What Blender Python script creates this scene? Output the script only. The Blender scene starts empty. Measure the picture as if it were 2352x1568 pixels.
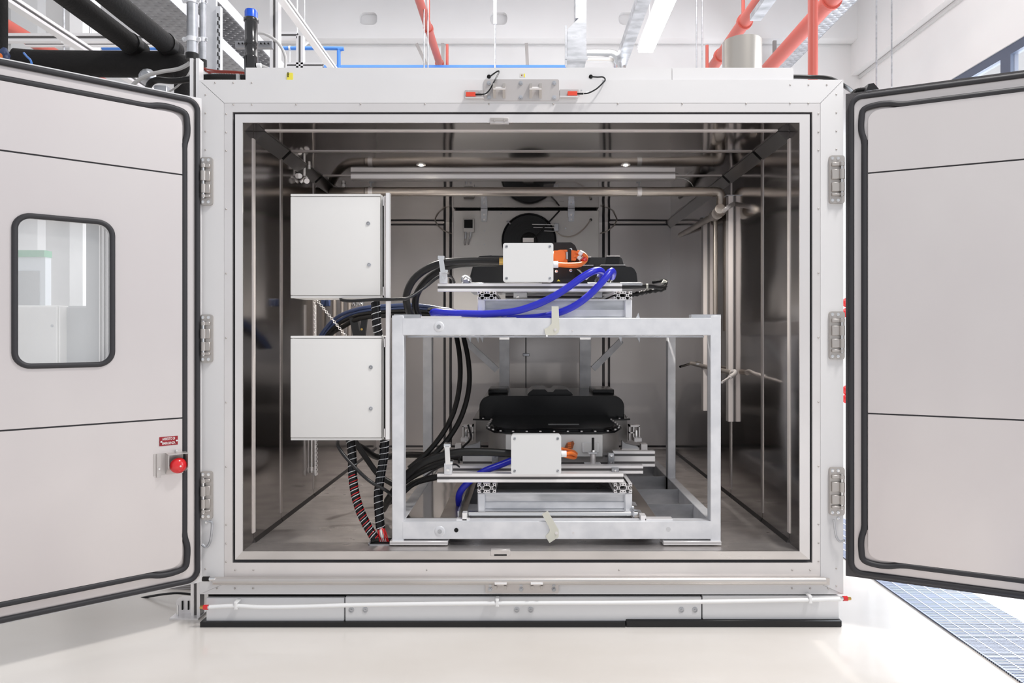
import bpy, bmesh, math, random
from mathutils import Vector, Matrix
random.seed(7)
sc = bpy.context.scene
COL = sc.collection
F = 1568.0            # focal length in pixels of the 2352x1568 frame
CX, CY = 1208.0, 768.0   # where the chamber's depth lines converge
CH = 1.367            # camera height
D0 = 3.2              # camera distance to the chamber front (plane y = 0)
# ---------------------------------------------------------------- camera, world, lights, exposure
cam_d = bpy.data.cameras.new('camera'); cam = bpy.data.objects.new('camera', cam_d); COL.objects.link(cam)
cam.location = (0, -D0, CH); cam.rotation_euler = (math.pi/2, 0, 0)
cam_d.sensor_width = 36; cam_d.lens = 36*F/2352
cam_d.shift_x = -(CX-1176)/2352; cam_d.shift_y = (CY-784)/2352
cam_d.clip_start = .05; cam_d.clip_end = 200
sc.camera = cam
w = bpy.data.worlds.new('world'); sc.world = w; w.use_nodes = True
w.node_tree.nodes['Background'].inputs[0].default_value = (.93, .95, 1, 1)
w.node_tree.nodes['Background'].inputs[1].default_value = .69
def area(name, loc, rot, sx, sy, power, col=(1, 1, 1)):
    l = bpy.data.lights.new(name, 'AREA'); l.shape = 'RECTANGLE'; l.size = sx; l.size_y = sy; l.energy = power; l.color = col
    o = bpy.data.objects.new(name, l); COL.objects.link(o); o.location = loc; o.rotation_euler = rot
    return o
area('hall_lamps_near', (2.5, -1.9, 6.9), (math.radians(12), math.radians(14), math.radians(90)), 1.5, .35, 330, (1, .975, .95))
area('hall_lamps_far', (-.5, 4.5, 7.2), (0, 0, 0), 9, 4, 360, (1, .99, .98))
area('window_daylight', (6.9, 3.5, 2.9), (0, math.radians(90), 0), 4.4, 12, 1050, (.86, .92, 1))
sc.view_settings.view_transform = 'Standard'; sc.view_settings.look = 'None'
sc.view_settings.gamma = 1; sc.view_settings.use_curve_mapping = False
sc.view_settings.exposure = 0.0

# ---------------------------------------------------------------- helpers
def P(px, py, d):
    return Vector(((px-CX)*d/F, d-D0, CH+(CY-py)*d/F))
def X(px, d): return (px-CX)*d/F
def Z(py, d): return CH+(CY-py)*d/F
def Y(d): return d-D0

def mat(name, c, rough=.5, metal=0., spec=.5, c2=None, scale=4., stretch=(1, 1, 1), bump=0., bscale=40., rvar=0., coat=0., trans=0., emit=0., bstretch=None, detail=3., alpha=1.):
    m = bpy.data.materials.new(name); m.use_nodes = True
    nt = m.node_tree; b = nt.nodes['Principled BSDF']; N = nt.nodes.new; L = nt.links.new
    c = tuple(c)+(1,)
    b.inputs['Base Color'].default_value = c; b.inputs['Roughness'].default_value = rough; b.inputs['Metallic'].default_value = metal
    b.inputs['Specular IOR Level'].default_value = spec; b.inputs['Coat Weight'].default_value = coat; b.inputs['Transmission Weight'].default_value = trans; b.inputs['Alpha'].default_value = alpha
    if emit: b.inputs['Emission Color'].default_value = c; b.inputs['Emission Strength'].default_value = emit
    if c2 or bump or rvar:
        tc = N('ShaderNodeNewGeometry')
        mp = N('ShaderNodeMapping'); mp.inputs['Scale'].default_value = stretch; L(tc.outputs['Position'], mp.inputs[0])
        n = N('ShaderNodeTexNoise'); n.inputs['Scale'].default_value = scale; n.inputs['Detail'].default_value = detail; L(mp.outputs[0], n.inputs[0])
        if c2:
            r = N('ShaderNodeValToRGB'); r.color_ramp.elements[0].color = c; r.color_ramp.elements[1].color = tuple(c2)+(1,)
            r.color_ramp.elements[0].position = .35; r.color_ramp.elements[1].position = .65
            L(n.outputs[0], r.inputs[0]); L(r.outputs[0], b.inputs['Base Color'])
        if rvar:
            q = N('ShaderNodeMapRange'); q.inputs[3].default_value = max(0, rough-rvar); q.inputs[4].default_value = rough+rvar
            q.inputs[1].default_value = .3; q.inputs[2].default_value = .7
            L(n.outputs[0], q.inputs[0]); L(q.outputs[0], b.inputs['Roughness'])
        if bump:
            mp2 = N('ShaderNodeMapping'); mp2.inputs['Scale'].default_value = bstretch or stretch; L(tc.outputs['Position'], mp2.inputs[0])
            n2 = N('ShaderNodeTexNoise'); n2.inputs['Scale'].default_value = bscale; n2.inputs['Detail'].default_value = 2; L(mp2.outputs[0], n2.inputs[0])
            bp = N('ShaderNodeBump'); bp.inputs['Strength'].default_value = 1; bp.inputs['Distance'].default_value = bump
            L(n2.outputs[0], bp.inputs['Height']); L(bp.outputs[0], b.inputs['Normal'])
    return m
M = {
 'white': mat('white_powder_coat', (.76, .75, .75), .42, c2=(.72, .71, .715), scale=1.2),
 'base': mat('base_panel_white', (.80, .80, .81), .38, c2=(.75, .75, .76), scale=1.5, stretch=(.3, 1, 2)),
 'doorsteel': mat('brushed_door_steel', (.76, .715, .70), .36, .55, c2=(.67, .622, .618), scale=1.1, stretch=(1, 1, .6), bump=.0006, bscale=3, bstretch=(1, 1, .5), rvar=.06),
 'steel': mat('brushed_steel', (.86, .83, .82), .42, .7, c2=(.78, .75, .74), scale=6, stretch=(.3, 1, .3), rvar=.08),
 'sill': mat('worn_steel_sill', (.70, .665, .64), .36, .75, c2=(.55, .52, .50), scale=5, stretch=(.3, 1, 1), rvar=.1),
 'inner': mat('interior_stainless', (.50, .475, .465), .13, 1., c2=(.42, .40, .392), scale=.9, bump=.010, bscale=1.3, rvar=.04),
 'innerback': mat('interior_stainless_back', (.56, .53, .516), .34, 1., c2=(.46, .434, .424), scale=.9, bump=.008, bscale=1.6, rvar=.06),
 'innerfloor': mat('scuffed_interior_floor', (.80, .765, .745), .36, .9, c2=(.56, .53, .515), scale=7, stretch=(.8, 1.3, 1), rvar=.1, detail=9),
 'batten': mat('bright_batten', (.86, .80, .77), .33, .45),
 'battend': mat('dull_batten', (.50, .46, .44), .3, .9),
 'gasket': mat('rubber_gasket', (.034, .033, .037), .5, spec=.4),
 'foam': mat('grey_edge_foam', (.085, .08, .083), .8, bump=.002, bscale=300),
 'black': mat('black_rubber', (.009, .0085, .0085), .42, spec=.35),
 'gloss': mat('gloss_black_cover', (.006, .006, .007), .22, spec=.3),
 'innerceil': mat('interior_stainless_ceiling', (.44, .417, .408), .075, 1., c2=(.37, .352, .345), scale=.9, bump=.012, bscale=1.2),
 'plate': mat('satin_latch_plate', (.60, .565, .55), .4, .7),
 'slot': mat('profile_slot_shade', (.13, .125, .125), .5, .3),  # dark tone stands for the shade inside aluminium grooves
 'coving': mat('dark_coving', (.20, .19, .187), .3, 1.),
 'hinge': mat('cast_hinge_steel', (.50, .47, .445), .42, .7),
 'tankgrey': mat('cast_grey_tray', (.40, .385, .37), .45, .5, c2=(.34, .325, .315), scale=6),
 'plast': mat('black_plastic', (.013, .013, .014), .34, spec=.4),
 'dark': mat('dark_void', (.006, .006, .006), .9),
 'galv': mat('galvanised_steel', (.80, .805, .83), .42, .3, c2=(.69, .70, .73), scale=11, rvar=.1, detail=6),
 'galvd': mat('galvanised_zinc_worn', (.62, .63, .66), .36, .8, c2=(.40, .41, .43), scale=7, stretch=(.6, 1, 2), rvar=.1, detail=7),
 'alu': mat('anodised_aluminium', (.90, .88, .88), .34, .4),
 'alud': mat('aluminium_groove', (.36, .34, .335), .45, .5),
 'cab': mat('light_grey_enclosure', (.80, .79, .775), .45),
 'box': mat('junction_box_grey', (.77, .77, .765), .5),
 'blue': mat('blue_hose', (.018, .024, .50), .3),
 'bluedk': mat('blue_grey_tube', (.03, .05, .13), .35),
 'bluepipe': mat('blue_painted_pipe', (.06, .22, .66), .4),
 'beacon': mat('blue_beacon_lens', (.004, .085, .62), .25),
 'red': mat('red_pipe_paint', (.50, .10, .075), .4),
 'redcap': mat('red_plastic', (.72, .015, .02), .2, coat=.5),
 'redsign': mat('dark_red_sign', (.32, .008, .018), .4),
 'sensor': mat('orange_red_sensor', (.75, .07, .035), .4),
 'orange': mat('orange_high_voltage', (.85, .19, .03), .38),
 'brown': mat('brown_orange_connector', (.35, .09, .02), .4),
 'cream': mat('cream_latch_plate', (.66, .65, .57), .45),
 'yellow': mat('yellow_label', (.85, .75, .08), .5),
 'brass': mat('brass', (.60, .40, .12), .3, .9),
 'cable': mat('pale_grey_cable', (.52, .51, .50), .5),
 'redwire': mat('brick_red_wire', (.38, .05, .03), .45),
 'hosew': mat('white_hose', (.90, .90, .90), .4),
 'ins': mat('black_pipe_insulation', (.013, .012, .012), .75, spec=.25, bump=.003, bscale=60),
 'hall': mat('hall_white_plaster', (.80, .795, .79), .8, c2=(.75, .745, .745), scale=.7),
 'hallb': mat('hall_concrete_beam', (.83, .825, .825), .8, c2=(.78, .775, .775), scale=.6),
 'hallg': mat('hall_grey_band', (.62, .62, .62), .8),
 'floor': mat('epoxy_floor', (.82, .785, .745), .20, c2=(.72, .675, .625), scale=.9, stretch=(.7, 1.3, 1), rvar=.07, coat=.15, detail=5),
 'grate': mat('steel_grating', (.48, .53, .66), .4, .7),
 'lamp': mat('lit_tube', (1, 1, 1), .5, emit=9),
 'led': mat('lit_spot', (1, .93, .80), .5, emit=60),
 'tray': mat('galvanised_tray', (.30, .30, .315), .42, .5, c2=(.24, .24, .25), scale=5),
 'winframe': mat('dark_blue_window_frame', (.09, .11, .16), .5),
 'glass': mat('clear_glass', (.97, .99, 1), .0, alpha=.12),
 'sky': mat('bright_panel', (.9, .93, 1), .8),
 'green': mat('green_trim', (.10, .36, .20), .5),
 'greycab': mat('grey_cabinet', (.40, .41, .42), .5),
 'pipe': mat('oxidised_steel_pipe', (.40, .355, .32), .38, .9, c2=(.50, .45, .40), scale=5, stretch=(.5, 1, .5)),
 'stack': mat('brushed_stainless_stack', (.62, .575, .52), .30, 1.),
 'shiny': mat('chrome', (.8, .8, .8), .15, 1.),
 'white2': mat('white_text', (.85, .82, .80), .5),
 'fanpanel': mat('pale_cooler_panel', (.62, .60, .585), .35, .2, c2=(.57, .55, .535), scale=1.),
}

class MB:
    def __init__(s, T=None): s.bm = bmesh.new(); s.T = T
    def box(s, x0, x1, y0, y1, z0, z1, bev=0, seg=1):
        g = bmesh.ops.create_cube(s.bm, size=1)['verts']
        cx, cy, cz = (x0+x1)/2, (y0+y1)/2, (z0+z1)/2
        for v in g:
            v.co = Vector((cx+v.co.x*abs(x1-x0), cy+v.co.y*abs(y1-y0), cz+v.co.z*abs(z1-z0)))
        if bev:
            es = list({e for v in g for e in v.link_edges})
            bmesh.ops.bevel(s.bm, geom=es, offset=bev, segments=seg, affect='EDGES', profile=.6)
        return s
    def pb(s, px0, py0, px1, py1, d, t, bev=0, seg=1):     # front face at depth d, t metres thick
        return s.box(X(px0, d), X(px1, d), Y(d), Y(d)+t, Z(py1, d), Z(py0, d), bev, seg)
    def bar(s, a, b, w, h, up=Vector((0, 0, 1))):         # rectangular bar from a to b
        a, b = Vector(a), Vector(b); t = (b-a).normalized()
        r = t.cross(up)
        if r.length < 1e-4: r = t.cross(Vector((0, 1, 0)))
        r.normalize(); u = r.cross(t).normalized()
        vs = [s.bm.verts.new(p+r*i*w/2+u*j*h/2) for p in (a, b) for i, j in ((-1, -1), (1, -1), (1, 1), (-1, 1))]
        for f in ((0, 1, 2, 3), (7, 6, 5, 4), (0, 4, 5, 1), (1, 5, 6, 2), (2, 6, 7, 3), (3, 7, 4, 0)): s.bm.faces.new([vs[i] for i in f])
        return s
    def cyl(s, a, b, r, r2=None, seg=16):
        return s.tube([a, b], r, seg, 0, r2)
    def tube(s, pts, r, seg=10, n=8, r2=None, closed=False, rf=None):
        pts = [Vector(p) for p in pts]
        if n and len(pts) > 2:
            out = []; m = len(pts); rng = range(m if closed else m-1)
            for i in rng:
                g = lambda k: pts[k % m] if closed else pts[min(max(k, 0), m-1)]
                p0, p1, p2, p3 = g(i-1), g(i), g(i+1), g(i+2)
                for k in range(n):
                    t = k/n
                    out.append(.5*((2*p1)+(p2-p0)*t+(2*p0-5*p1+4*p2-p3)*t*t+(3*p1-p0-3*p2+p3)*t**3))
            if not closed: out.append(pts[-1])
            pts = out
        m = len(pts); rings = []; nrm = None
        for i, p in enumerate(pts):
            if closed: t = pts[(i+1) % m]-pts[i-1]
            else: t = pts[min(i+1, m-1)]-pts[max(i-1, 0)]
            t.normalize()
            if nrm is None:
                nrm = t.cross(Vector((0, 0, 1)))
                if nrm.length < .1: nrm = t.cross(Vector((0, 1, 0)))
            nrm = (nrm-t*nrm.dot(t)).normalized(); bn = t.cross(nrm)
            rr = r if r2 is None else r+(r2-r)*i/(m-1)
            if rf: rr = rf(i, m)*r
            rings.append([s.bm.verts.new(p+(nrm*math.cos(a)+bn*math.sin(a))*rr) for a in [2*math.pi*k/seg+math.pi/4 for k in range(seg)]])
        for i in range(m if closed else m-1):
            A, B = rings[i], rings[(i+1) % m]
            for k in range(seg): s.bm.faces.new((A[k], A[(k+1) % seg], B[(k+1) % seg], B[k]))
        if not closed:
            s.bm.faces.new(rings[0][::-1]); s.bm.faces.new(rings[-1])
        return s
    def lathe(s, prof, o, axis=(0, 0, 1), seg=20):         # prof: (radius, height) from the origin along the axis
        o = Vector(o); q = Vector((0, 0, 1)).rotation_difference(Vector(axis).normalized())
        rings = []
        for r, h in prof:
            rings.append([s.bm.verts.new(o+q @ Vector((r*math.cos(2*math.pi*k/seg), r*math.sin(2*math.pi*k/seg), h))) for k in range(seg)])
        for A, B in zip(rings, rings[1:]):
            for k in range(seg): s.bm.faces.new((A[k], A[(k+1) % seg], B[(k+1) % seg], B[k]))
        s.bm.faces.new(rings[0][::-1]); s.bm.faces.new(rings[-1])
        return s
    def prism(s, pts, a, b, plane='xz', inner=None):       # polygon extruded from a to b across the plane
        def mk(p, h):
            return {'xz': (p[0], h, p[1]), 'xy': (p[0], p[1], h), 'yz': (h, p[0], p[1])}[plane]
        bm = s.bm
        if not inner:
            A = [bm.verts.new(mk(p, a)) for p in pts]; B = [bm.verts.new(mk(p, b)) for p in pts]; n = len(pts)
            bm.faces.new(A[::-1]); bm.faces.new(B)
            for i in range(n): bm.faces.new((A[i], A[(i+1) % n], B[(i+1) % n], B[i]))
            return s
        loops = []
        for lp in (pts, inner):
            loops.append([[bm.verts.new(mk(p, h)) for p in lp] for h in (a, b)])
        for h in (0, 1):
            es = []
            for lp in loops:
                v = lp[h]; es += [bm.edges.new((v[i], v[(i+1) % len(v)])) for i in range(len(v))]
            bmesh.ops.triangle_fill(bm, edges=es, use_beauty=True)
        for lp in loops:
            A, B = lp; n = len(A)
            for i in range(n): bm.faces.new((A[i], A[(i+1) % n], B[(i+1) % n], B[i]))
        return s
    def build(s, name, m, parent=None, label=None, kind=None, cat=None, group=None, sharp=44):
        if s.T: s.bm.transform(s.T)
        bmesh.ops.recalc_face_normals(s.bm, faces=s.bm.faces)
        me = bpy.data.meshes.new(name)
        vs = [v.co for v in s.bm.verts]
        lo = Vector((min(v.x for v in vs), min(v.y for v in vs), min(v.z for v in vs)))
        hi = Vector((max(v.x for v in vs), max(v.y for v in vs), max(v.z for v in vs)))
        o0 = Vector(((lo.x+hi.x)/2, (lo.y+hi.y)/2, lo.z if parent is None else (lo.z+hi.z)/2))
        s.bm.transform(Matrix.Translation(-o0)); s.bm.to_mesh(me); s.bm.free()
        for p in me.polygons: p.use_smooth = True
        me.set_sharp_from_angle(angle=math.radians(sharp))
        me.materials.append(M[m] if isinstance(m, str) else m)
        o = bpy.data.objects.new(name, me); COL.objects.link(o)
        o['w'] = tuple(o0)
        if parent is not None:
            o.parent = parent; o.location = o0-Vector(parent['w'])
        else: o.location = o0
        tag(o, label, cat, group, kind)
        return o
def tag(o, label=None, cat=None, group=None, kind=None):
    if label: o['label'] = label
    if cat: o['category'] = cat
    if group: o['group'] = group
    if kind: o['kind'] = kind
    return o
def thing(name, loc, label, cat, group=None):
    o = bpy.data.objects.new(name, None); COL.objects.link(o); o.location = loc; o['w'] = tuple(loc)
    o.empty_display_size = .1
    return tag(o, label, cat, group)
def S(name, mb, m): return mb.build(name, m, kind='structure')
def rrect(x0, x1, z0, z1, r, n=6):
    out = []
    for cx, cz, a0 in ((x1-r, z1-r, 0), (x0+r, z1-r, 90), (x0+r, z0+r, 180), (x1-r, z0+r, 270)):
        for k in range(n+1):
            a = math.radians(a0+90*k/n); out.append((cx+r*math.cos(a), cz+r*math.sin(a)))
    return out
def text(body, size, m, parent, T, name='lettering', sx=1., label=None):
    c = bpy.data.curves.new(name, 'FONT'); c.body = body; c.size = size; c.align_x = 'CENTER'; c.align_y = 'CENTER'; c.extrude = .0004; c.offset = size*.012
    c.space_line = 1.25
    t = bpy.data.objects.new(name, c); COL.objects.link(t)
    bpy.context.view_layer.update()
    me = bpy.data.meshes.new_from_object(t); bpy.data.objects.remove(t); bpy.data.curves.remove(c)
    me.transform(T @ Matrix.Diagonal((sx, 1, 1, 1)))
    me.materials.clear(); me.materials.append(M[m])
    o = bpy.data.objects.new(name, me); COL.objects.link(o)
    ctr = sum((v.co for v in me.vertices), Vector())/len(me.vertices); me.transform(Matrix.Translation(-ctr))
    o['w'] = tuple(ctr)
    if parent is not None: o.parent = parent; o.location = ctr-Vector(parent['w'])
    if label: o['label'] = label
    return o
def groove_bar(a, b, name, parent, h=.04, w=.04, up=Vector((0, 0, 1)), n=1, label=None, m='alu'):
    """slotted aluminium profile: two (or more) lips with a recessed core between them"""
    a, b = Vector(a), Vector(b); t = (b-a).normalized(); r = t.cross(up)
    if r.length < 1e-3: r = t.cross(Vector((0, 1, 0)))
    r.normalize(); u = r.cross(t).normalized()
    mb = MB(); cell = h/n
    for k in range(n):
        c = -h/2+cell*(k+.5)
        for sg in (-1, 1):
            off = u*(c+sg*cell*.33); mb.bar(a+off, b+off, w, cell*.34, up)
    o = mb.build(name, m, parent, label)
    MB().bar(a, b, w*.66, h*.9, up).build('groove', 'slot', o)  # groove core coloured dark in place of shade
    return o
def t_slot_y(px0, py0, px1, py1, d, ln, parent, name='slotted_profile'):
    """double aluminium extrusion running back from depth d, its hollow end showing"""
    mb = MB(); x0, x1, z0, z1 = X(px0, d), X(px1, d), Z(py1, d), Z(py0, d)
    W = (x1-x0)/2; H = z1-z0; y0, y1 = Y(d), Y(d)+ln
    def R(ox, a, b, c, e): mb.box(x0+ox+a*W, x0+ox+b*W, y0, y1, z0+c*H, z0+e*H)
    for ox in (0, W):
        for (a, c) in ((0, 0), (.72, 0), (0, .72), (.72, .72)):
            R(ox, a, a+.28, c, c+.07); R(ox, a, a+.28, c+.21, c+.28); R(ox, a, a+.07, c+.07, c+.21); R(ox, a+.21, a+.28, c+.07, c+.21)
        for a, b in ((.28, .38), (.62, .72)):
            R(ox, a, b, 0, .08); R(ox, a, b, .92, 1)
        for c, e in ((.28, .38), (.62, .72)):
            R(ox, 0 if ox == 0 else .95, .08 if ox == 0 else 1, c, e)
        for a, b, c, e in ((.36, .64, .36, .42), (.36, .64, .58, .64), (.36, .42, .42, .58), (.58, .64, .42, .58)): R(ox, a, b, c, e)
        for (a, c, b, e) in ((.26, .26, .38, .38), (.74, .26, .62, .38), (.26, .74, .38, .62), (.74, .74, .62, .62)):
            p = [(x0+ox+a*W, z0+c*H), (x0+ox+b*W, z0+e*H)]
            dx, dz = p[1][0]-p[0][0], p[1][1]-p[0][1]; l = math.hypot(dx, dz); nx, nz = -dz/l*.035*W, dx/l*.035*W
            mb.prism([(p[0][0]+nx, p[0][1]+nz), (p[1][0]+nx, p[1][1]+nz), (p[1][0]-nx, p[1][1]-nz), (p[0][0]-nx, p[0][1]-nz)], y0, y1)
    o = mb.build(name, 'alu', parent)
    MB().box(x0+.05*W, x1-.05*W, y0+.06, y1-.01, z0+.1*H, z1-.1*H).build('hollow_shade', 'dark', o)  # black block added so the hollow profile looks shaded inside
    return o
def bolt(mb, c, r, axis=(0, -1, 0), h=.006, seg=10):
    mb.lathe([(r, 0), (r, h*.45), (r*.62, h*.5), (r*.58, h), (.0001, h)], c, axis, seg); return mb
def helix(pts, r, pitch, n=10, rr=.0015, ph=0., seg=5):
    base = MB(); # resample
    P_ = [Vector(p) for p in pts]; out = []; m = len(P_)
    for i in range(m-1):
        g = lambda k: P_[min(max(k, 0), m-1)]
        p0, p1, p2, p3 = g(i-1), g(i), g(i+1), g(i+2)
        L = (p2-p1).length; k_ = max(2, int(L/pitch*12))
        for k in range(k_):
            t = k/k_; out.append(.5*((2*p1)+(p2-p0)*t+(2*p0-5*p1+4*p2-p3)*t*t+(3*p1-p0-3*p2+p3)*t**3))
    s_ = 0; res = []
    nrm = None
    for i, p in enumerate(out):
        t = (out[min(i+1, len(out)-1)]-out[max(i-1, 0)]).normalized()
        if nrm is None: nrm = t.cross(Vector((0, 1, 0)))
        nrm = (nrm-t*nrm.dot(t)).normalized(); bn = t.cross(nrm)
        if i: s_ += (p-out[i-1]).length
        a = s_/pitch*2*math.pi+ph
        res.append(p+(nrm*math.cos(a)+bn*math.sin(a))*r)
    base.bm.free(); return res
# ================================================================ the hall
S('floor', MB().box(-14, 8, -6, 9.4, -.1, 0), 'floor')
S('wall_back', MB().box(-14, 6.3, 9.1, 9.3, 0, 7.7), 'hall')
bm_ = MB(); bz0, bz1, by = Z(88, 12.05), 7.7, Y(12.05)
holes = [(826, 866), (1126, 1165), (1421, 1461)]
xs = [-14]
for a, b in holes: xs += [X(a, 12.05), X(b, 12.05)]
xs.append(6.0); hz0, hz1 = Z(57, 12.05), Z(28, 12.05)
bm_.box(-14, 6, by, by+.27, bz0, hz0); bm_.box(-14, 6, by, by+.27, hz1, bz1)
for i in range(0, len(xs), 2): bm_.box(xs[i], xs[i+1], by, by+.27, hz0, hz1)
for a, b in holes:      # rounded corners of the openings
    for cx, sx in ((X(a, 12.05), 1), (X(b, 12.05), -1)):
        for cz, sz in ((hz0, 1), (hz1, -1)):
            bm_.prism([(cx, cz)]+[(cx+sx*.08*(1-math.sin(q)), cz+sz*.08*(1-math.cos(q))) for q in [math.pi/2*k/5 for k in range(6)]], by, by+.2)
beam = S('trim_1', bm_, 'hallb')
for a, b in holes:
    MB().prism(rrect(X(a, 12.05)-.01, X(b, 12.05)+.01, hz0-.01, hz1+.01, .02), by+.1, by+.26, 'xz').build('recess_back', 'hallb', beam)
S('trim_2', MB().box(-14, 6, 9.08, 9.1, Z(104, 12.3), Z(104, 12.3)+.015), 'hallg')
S('ceiling', MB().box(-14, 6.3, -2, 9.3, 7.7, 7.85), 'hall')
S('wall_right', MB().box(6.02, 6.25, -2, 9.1, 4.98, 6.0), 'hall')
S('trim_3', MB().box(5.86, 6.25, -2, 9.1, 6.03, 7.7), 'hallb')
S('trim_4', MB().box(6.02, 6.25, -2, 9.1, 0, .35), 'hall')
S('trim_5', MB().box(5.98, 6.02, 1, 9.1, 5.97, 6.02), 'hallg')
for i in range(6):
    y0 = -2+i*1.85; wz0, wz1 = .35, 4.98
    f = MB().box(6.04, 6.14, y0, y0+.09, wz0, wz1).box(6.04, 6.14, y0+1.76, y0+1.85, wz0, wz1).box(6.04, 6.14, y0+.09, y0+1.76, wz1-.12, wz1).box(6.04, 6.14, y0+.09, y0+1.76, wz0, wz0+.1).box(6.04, 6.14, y0+.09, y0+1.76, 2.5, 2.58)
    o = f.build('window_%d' % (i+1), 'winframe', kind='structure')
    MB().box(6.08, 6.09, y0+.09, y0+1.76, wz0+.1, 2.5).build('glass_pane', 'glass', o)
    MB().box(6.08, 6.09, y0+.09, y0+1.76, 2.58, wz1-.12).build('glass_pane', 'glass', o)
# drain grating in the floor, right
gx0, gx1 = 1.94, 2.353
for k, (ya, yb) in enumerate(((-2.6, -.68), (-.665, 1.3), (1.315, 3.3))):
    g = thing('drain_grating', ((gx0+gx1)/2, (ya+yb)/2, 0.001), ['steel floor drain grating nearest the camera at the lower right', 'middle length of steel drain grating under the right chamber door', 'farthest length of steel drain grating behind the right chamber door'][k], 'grating', 'floor drain gratings')
    MB().box(gx0, gx0+.008, ya, yb, .001, .008).box(gx1-.008, gx1, ya, yb, .001, .008).box(gx0, gx1, ya, ya+.006, .001, .008).box(gx0, gx1, yb-.006, yb, .001, .008).build('edge_frame', 'grate', g)
    for j in range(1, 6):
        xx = gx0+(gx1-gx0)*j/6; MB().box(xx-.003, xx+.003, ya, yb, .001, .0095).build('long_bar', 'hosew', g)
    c = MB(); n = int((yb-ya)/.0125)
    for j in range(n): c.box(gx0, gx1, ya+.006+j*.0125, ya+.0125+j*.0125, .001, .0085)
    c.build('cross_bars', 'grate', g, kind='stuff')

def mesh1(name, mb, m, label, cat, group=None): return mb.build(name, m, None, label, None, cat, group)
def dz(py, z): return (z-CH)*F/(CY-py)
def run(px, py, z, m=0):   # a point at height z seen at that pixel
    d = dz(py, z); return Vector((X(px, d), Y(d), z))
# --- ceiling lamps
def lamp(px, py, pxx, z, L, w, label):
    p = run(px, py, z); t = thing('tube_lamp', p, label, 'lamp', 'lit tube lamps under the roof')
    MB().box(p.x-w/2, p.x+w/2, p.y-L, p.y, z+.02, z+.07, .01, 2).build('housing', 'hosew', t)
    MB().box(p.x-w*.45, p.x+w*.45, p.y-L+.03, p.y-.03, z-.03, z+.02, .012, 2).build('diffuser', 'lamp', t)
    for yy in (p.y-.3, p.y-L+.3): MB().cyl((p.x, yy, z+.07), (p.x, yy, 7.7), .004, seg=6).build('hanger', 'galv', t)
lamp(1482, 118, 0, 5.0, 1.5, .21, 'lit tube lamp above the chamber, right of the grey duct')
lamp(382, 82, 0, 5.0, 1.0, .19, 'lit tube lamp behind the black insulated pipes at upper left')
# --- pipes
def rpipe(px, py, z, r, y0, label, parts=()):
    p = run(px, py, z); t = thing('red_pipe', (p.x, p.y, z), label, 'pipe', None)
    MB().cyl((p.x, y0, z), (p.x, 9.0, z), r, seg=20).build('pipe_run', 'red', t)
    for yy in parts: MB().cyl((p.x, yy, z), (p.x, yy+.05, z), r*1.25, seg=20).build('coupling', 'red', t)
    return p, t
p, t = rpipe(963, 0, 5.5, .055, 4.2, 'slim red sprinkler pipe left of centre, above the chamber roof', (6.0, 7.2))
for px, a, b in ((984, -20, 60), (1027, 102, 170)):
    d = dz(60 if a < 0 else 140, 5.5); MB().cyl(P(px, a, d), P(px, b, d), .022, seg=10).build('drop_pipe', 'red', t)
p, t = rpipe(1745, 0, 5.5, .085, 4.0, 'red sprinkler pipe passing behind the steel stack', (5.8, 6.9))
for px, a, b in ((1707, -20, 45), (1624, 104, 170)):
    d = dz(60 if a < 0 else 140, 5.5); MB().cyl(P(px, a, d), P(px, b, d), .024, seg=10).build('drop_pipe', 'red', t)
p, t = rpipe(1908, 0, 5.5, .105, 4.0, 'thick red pipe running back between the steel stack and the red riser', (5.2,))
t = thing('red_riser', (X(1867, 6.5), Y(6.5), 0), 'vertical red riser pipe behind the chamber, right of the steel stack', 'pipe')
MB().cyl((X(1867, 6.5), Y(6.5), 0), (X(1867, 6.5), Y(6.5), 7.7), .045, seg=20).build('pipe_run', 'red', t)
MB().cyl((X(1867, 6.5), Y(6.5), 2.2), (X(1867, 6.5), Y(6.5), 2.3), .06, seg=20).build('coupling', 'red', t)
d = 9.4
t = thing('blue_pipe', (X(500, d), Y(d), Z(111, d)), 'thin blue pipe with an elbow, behind the aluminium framework', 'pipe')
MB().tube([P(235, 111, d), P(500, 111, d), P(768, 111, d), P(777, 115, d), P(778, 124, d), P(778, 190, d)], .026, 10, 4).build('pipe_run', 'bluepipe', t)
MB().cyl(P(664, 111, d), P(668, 111, d), .035, seg=12).cyl(P(666, 113, d), P(666, 150, d), .008, seg=6).cyl(P(683, 111, d), Vector((X(683, d), Y(d), 7.7)), .008, seg=6).build('pipe_clip', 'galv', t)
d = 10.2
t = thing('blue_main', (X(1000, d), Y(d), Z(156, d)), 'long thick blue pipe running level just above the chamber roof', 'pipe')
MB().cyl(P(700, 150, d), Vector((X(700, d), Y(d), 7.7)), .006, seg=6).build('hanger', 'galvd', t)
MB().cyl(P(560, 156, d), P(1322, 156, d), .042, seg=16).build('pipe_run', 'bluepipe', t)
MB().cyl(P(1322, 156, d), P(1330, 156, d), .046, seg=16).build('end_cap', 'hosew', t)
mesh1('grey_channel', MB().box(run(1770, 0, 5.3).x-.07, run(1770, 0, 5.3).x+.07, 4.2, run(1730, 48, 5.3).y, 5.3, 5.38), 'galvd', 'grey cable channel beside the red pipe at upper right', 'channel')
mesh1('grey_channel', MB().box(1.22, 1.36, 3.5, run(1432, 155, 5.0).y, 5.0, 5.12), 'galvd', 'pale channel running back along the left of the tube lamp', 'channel')
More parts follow.
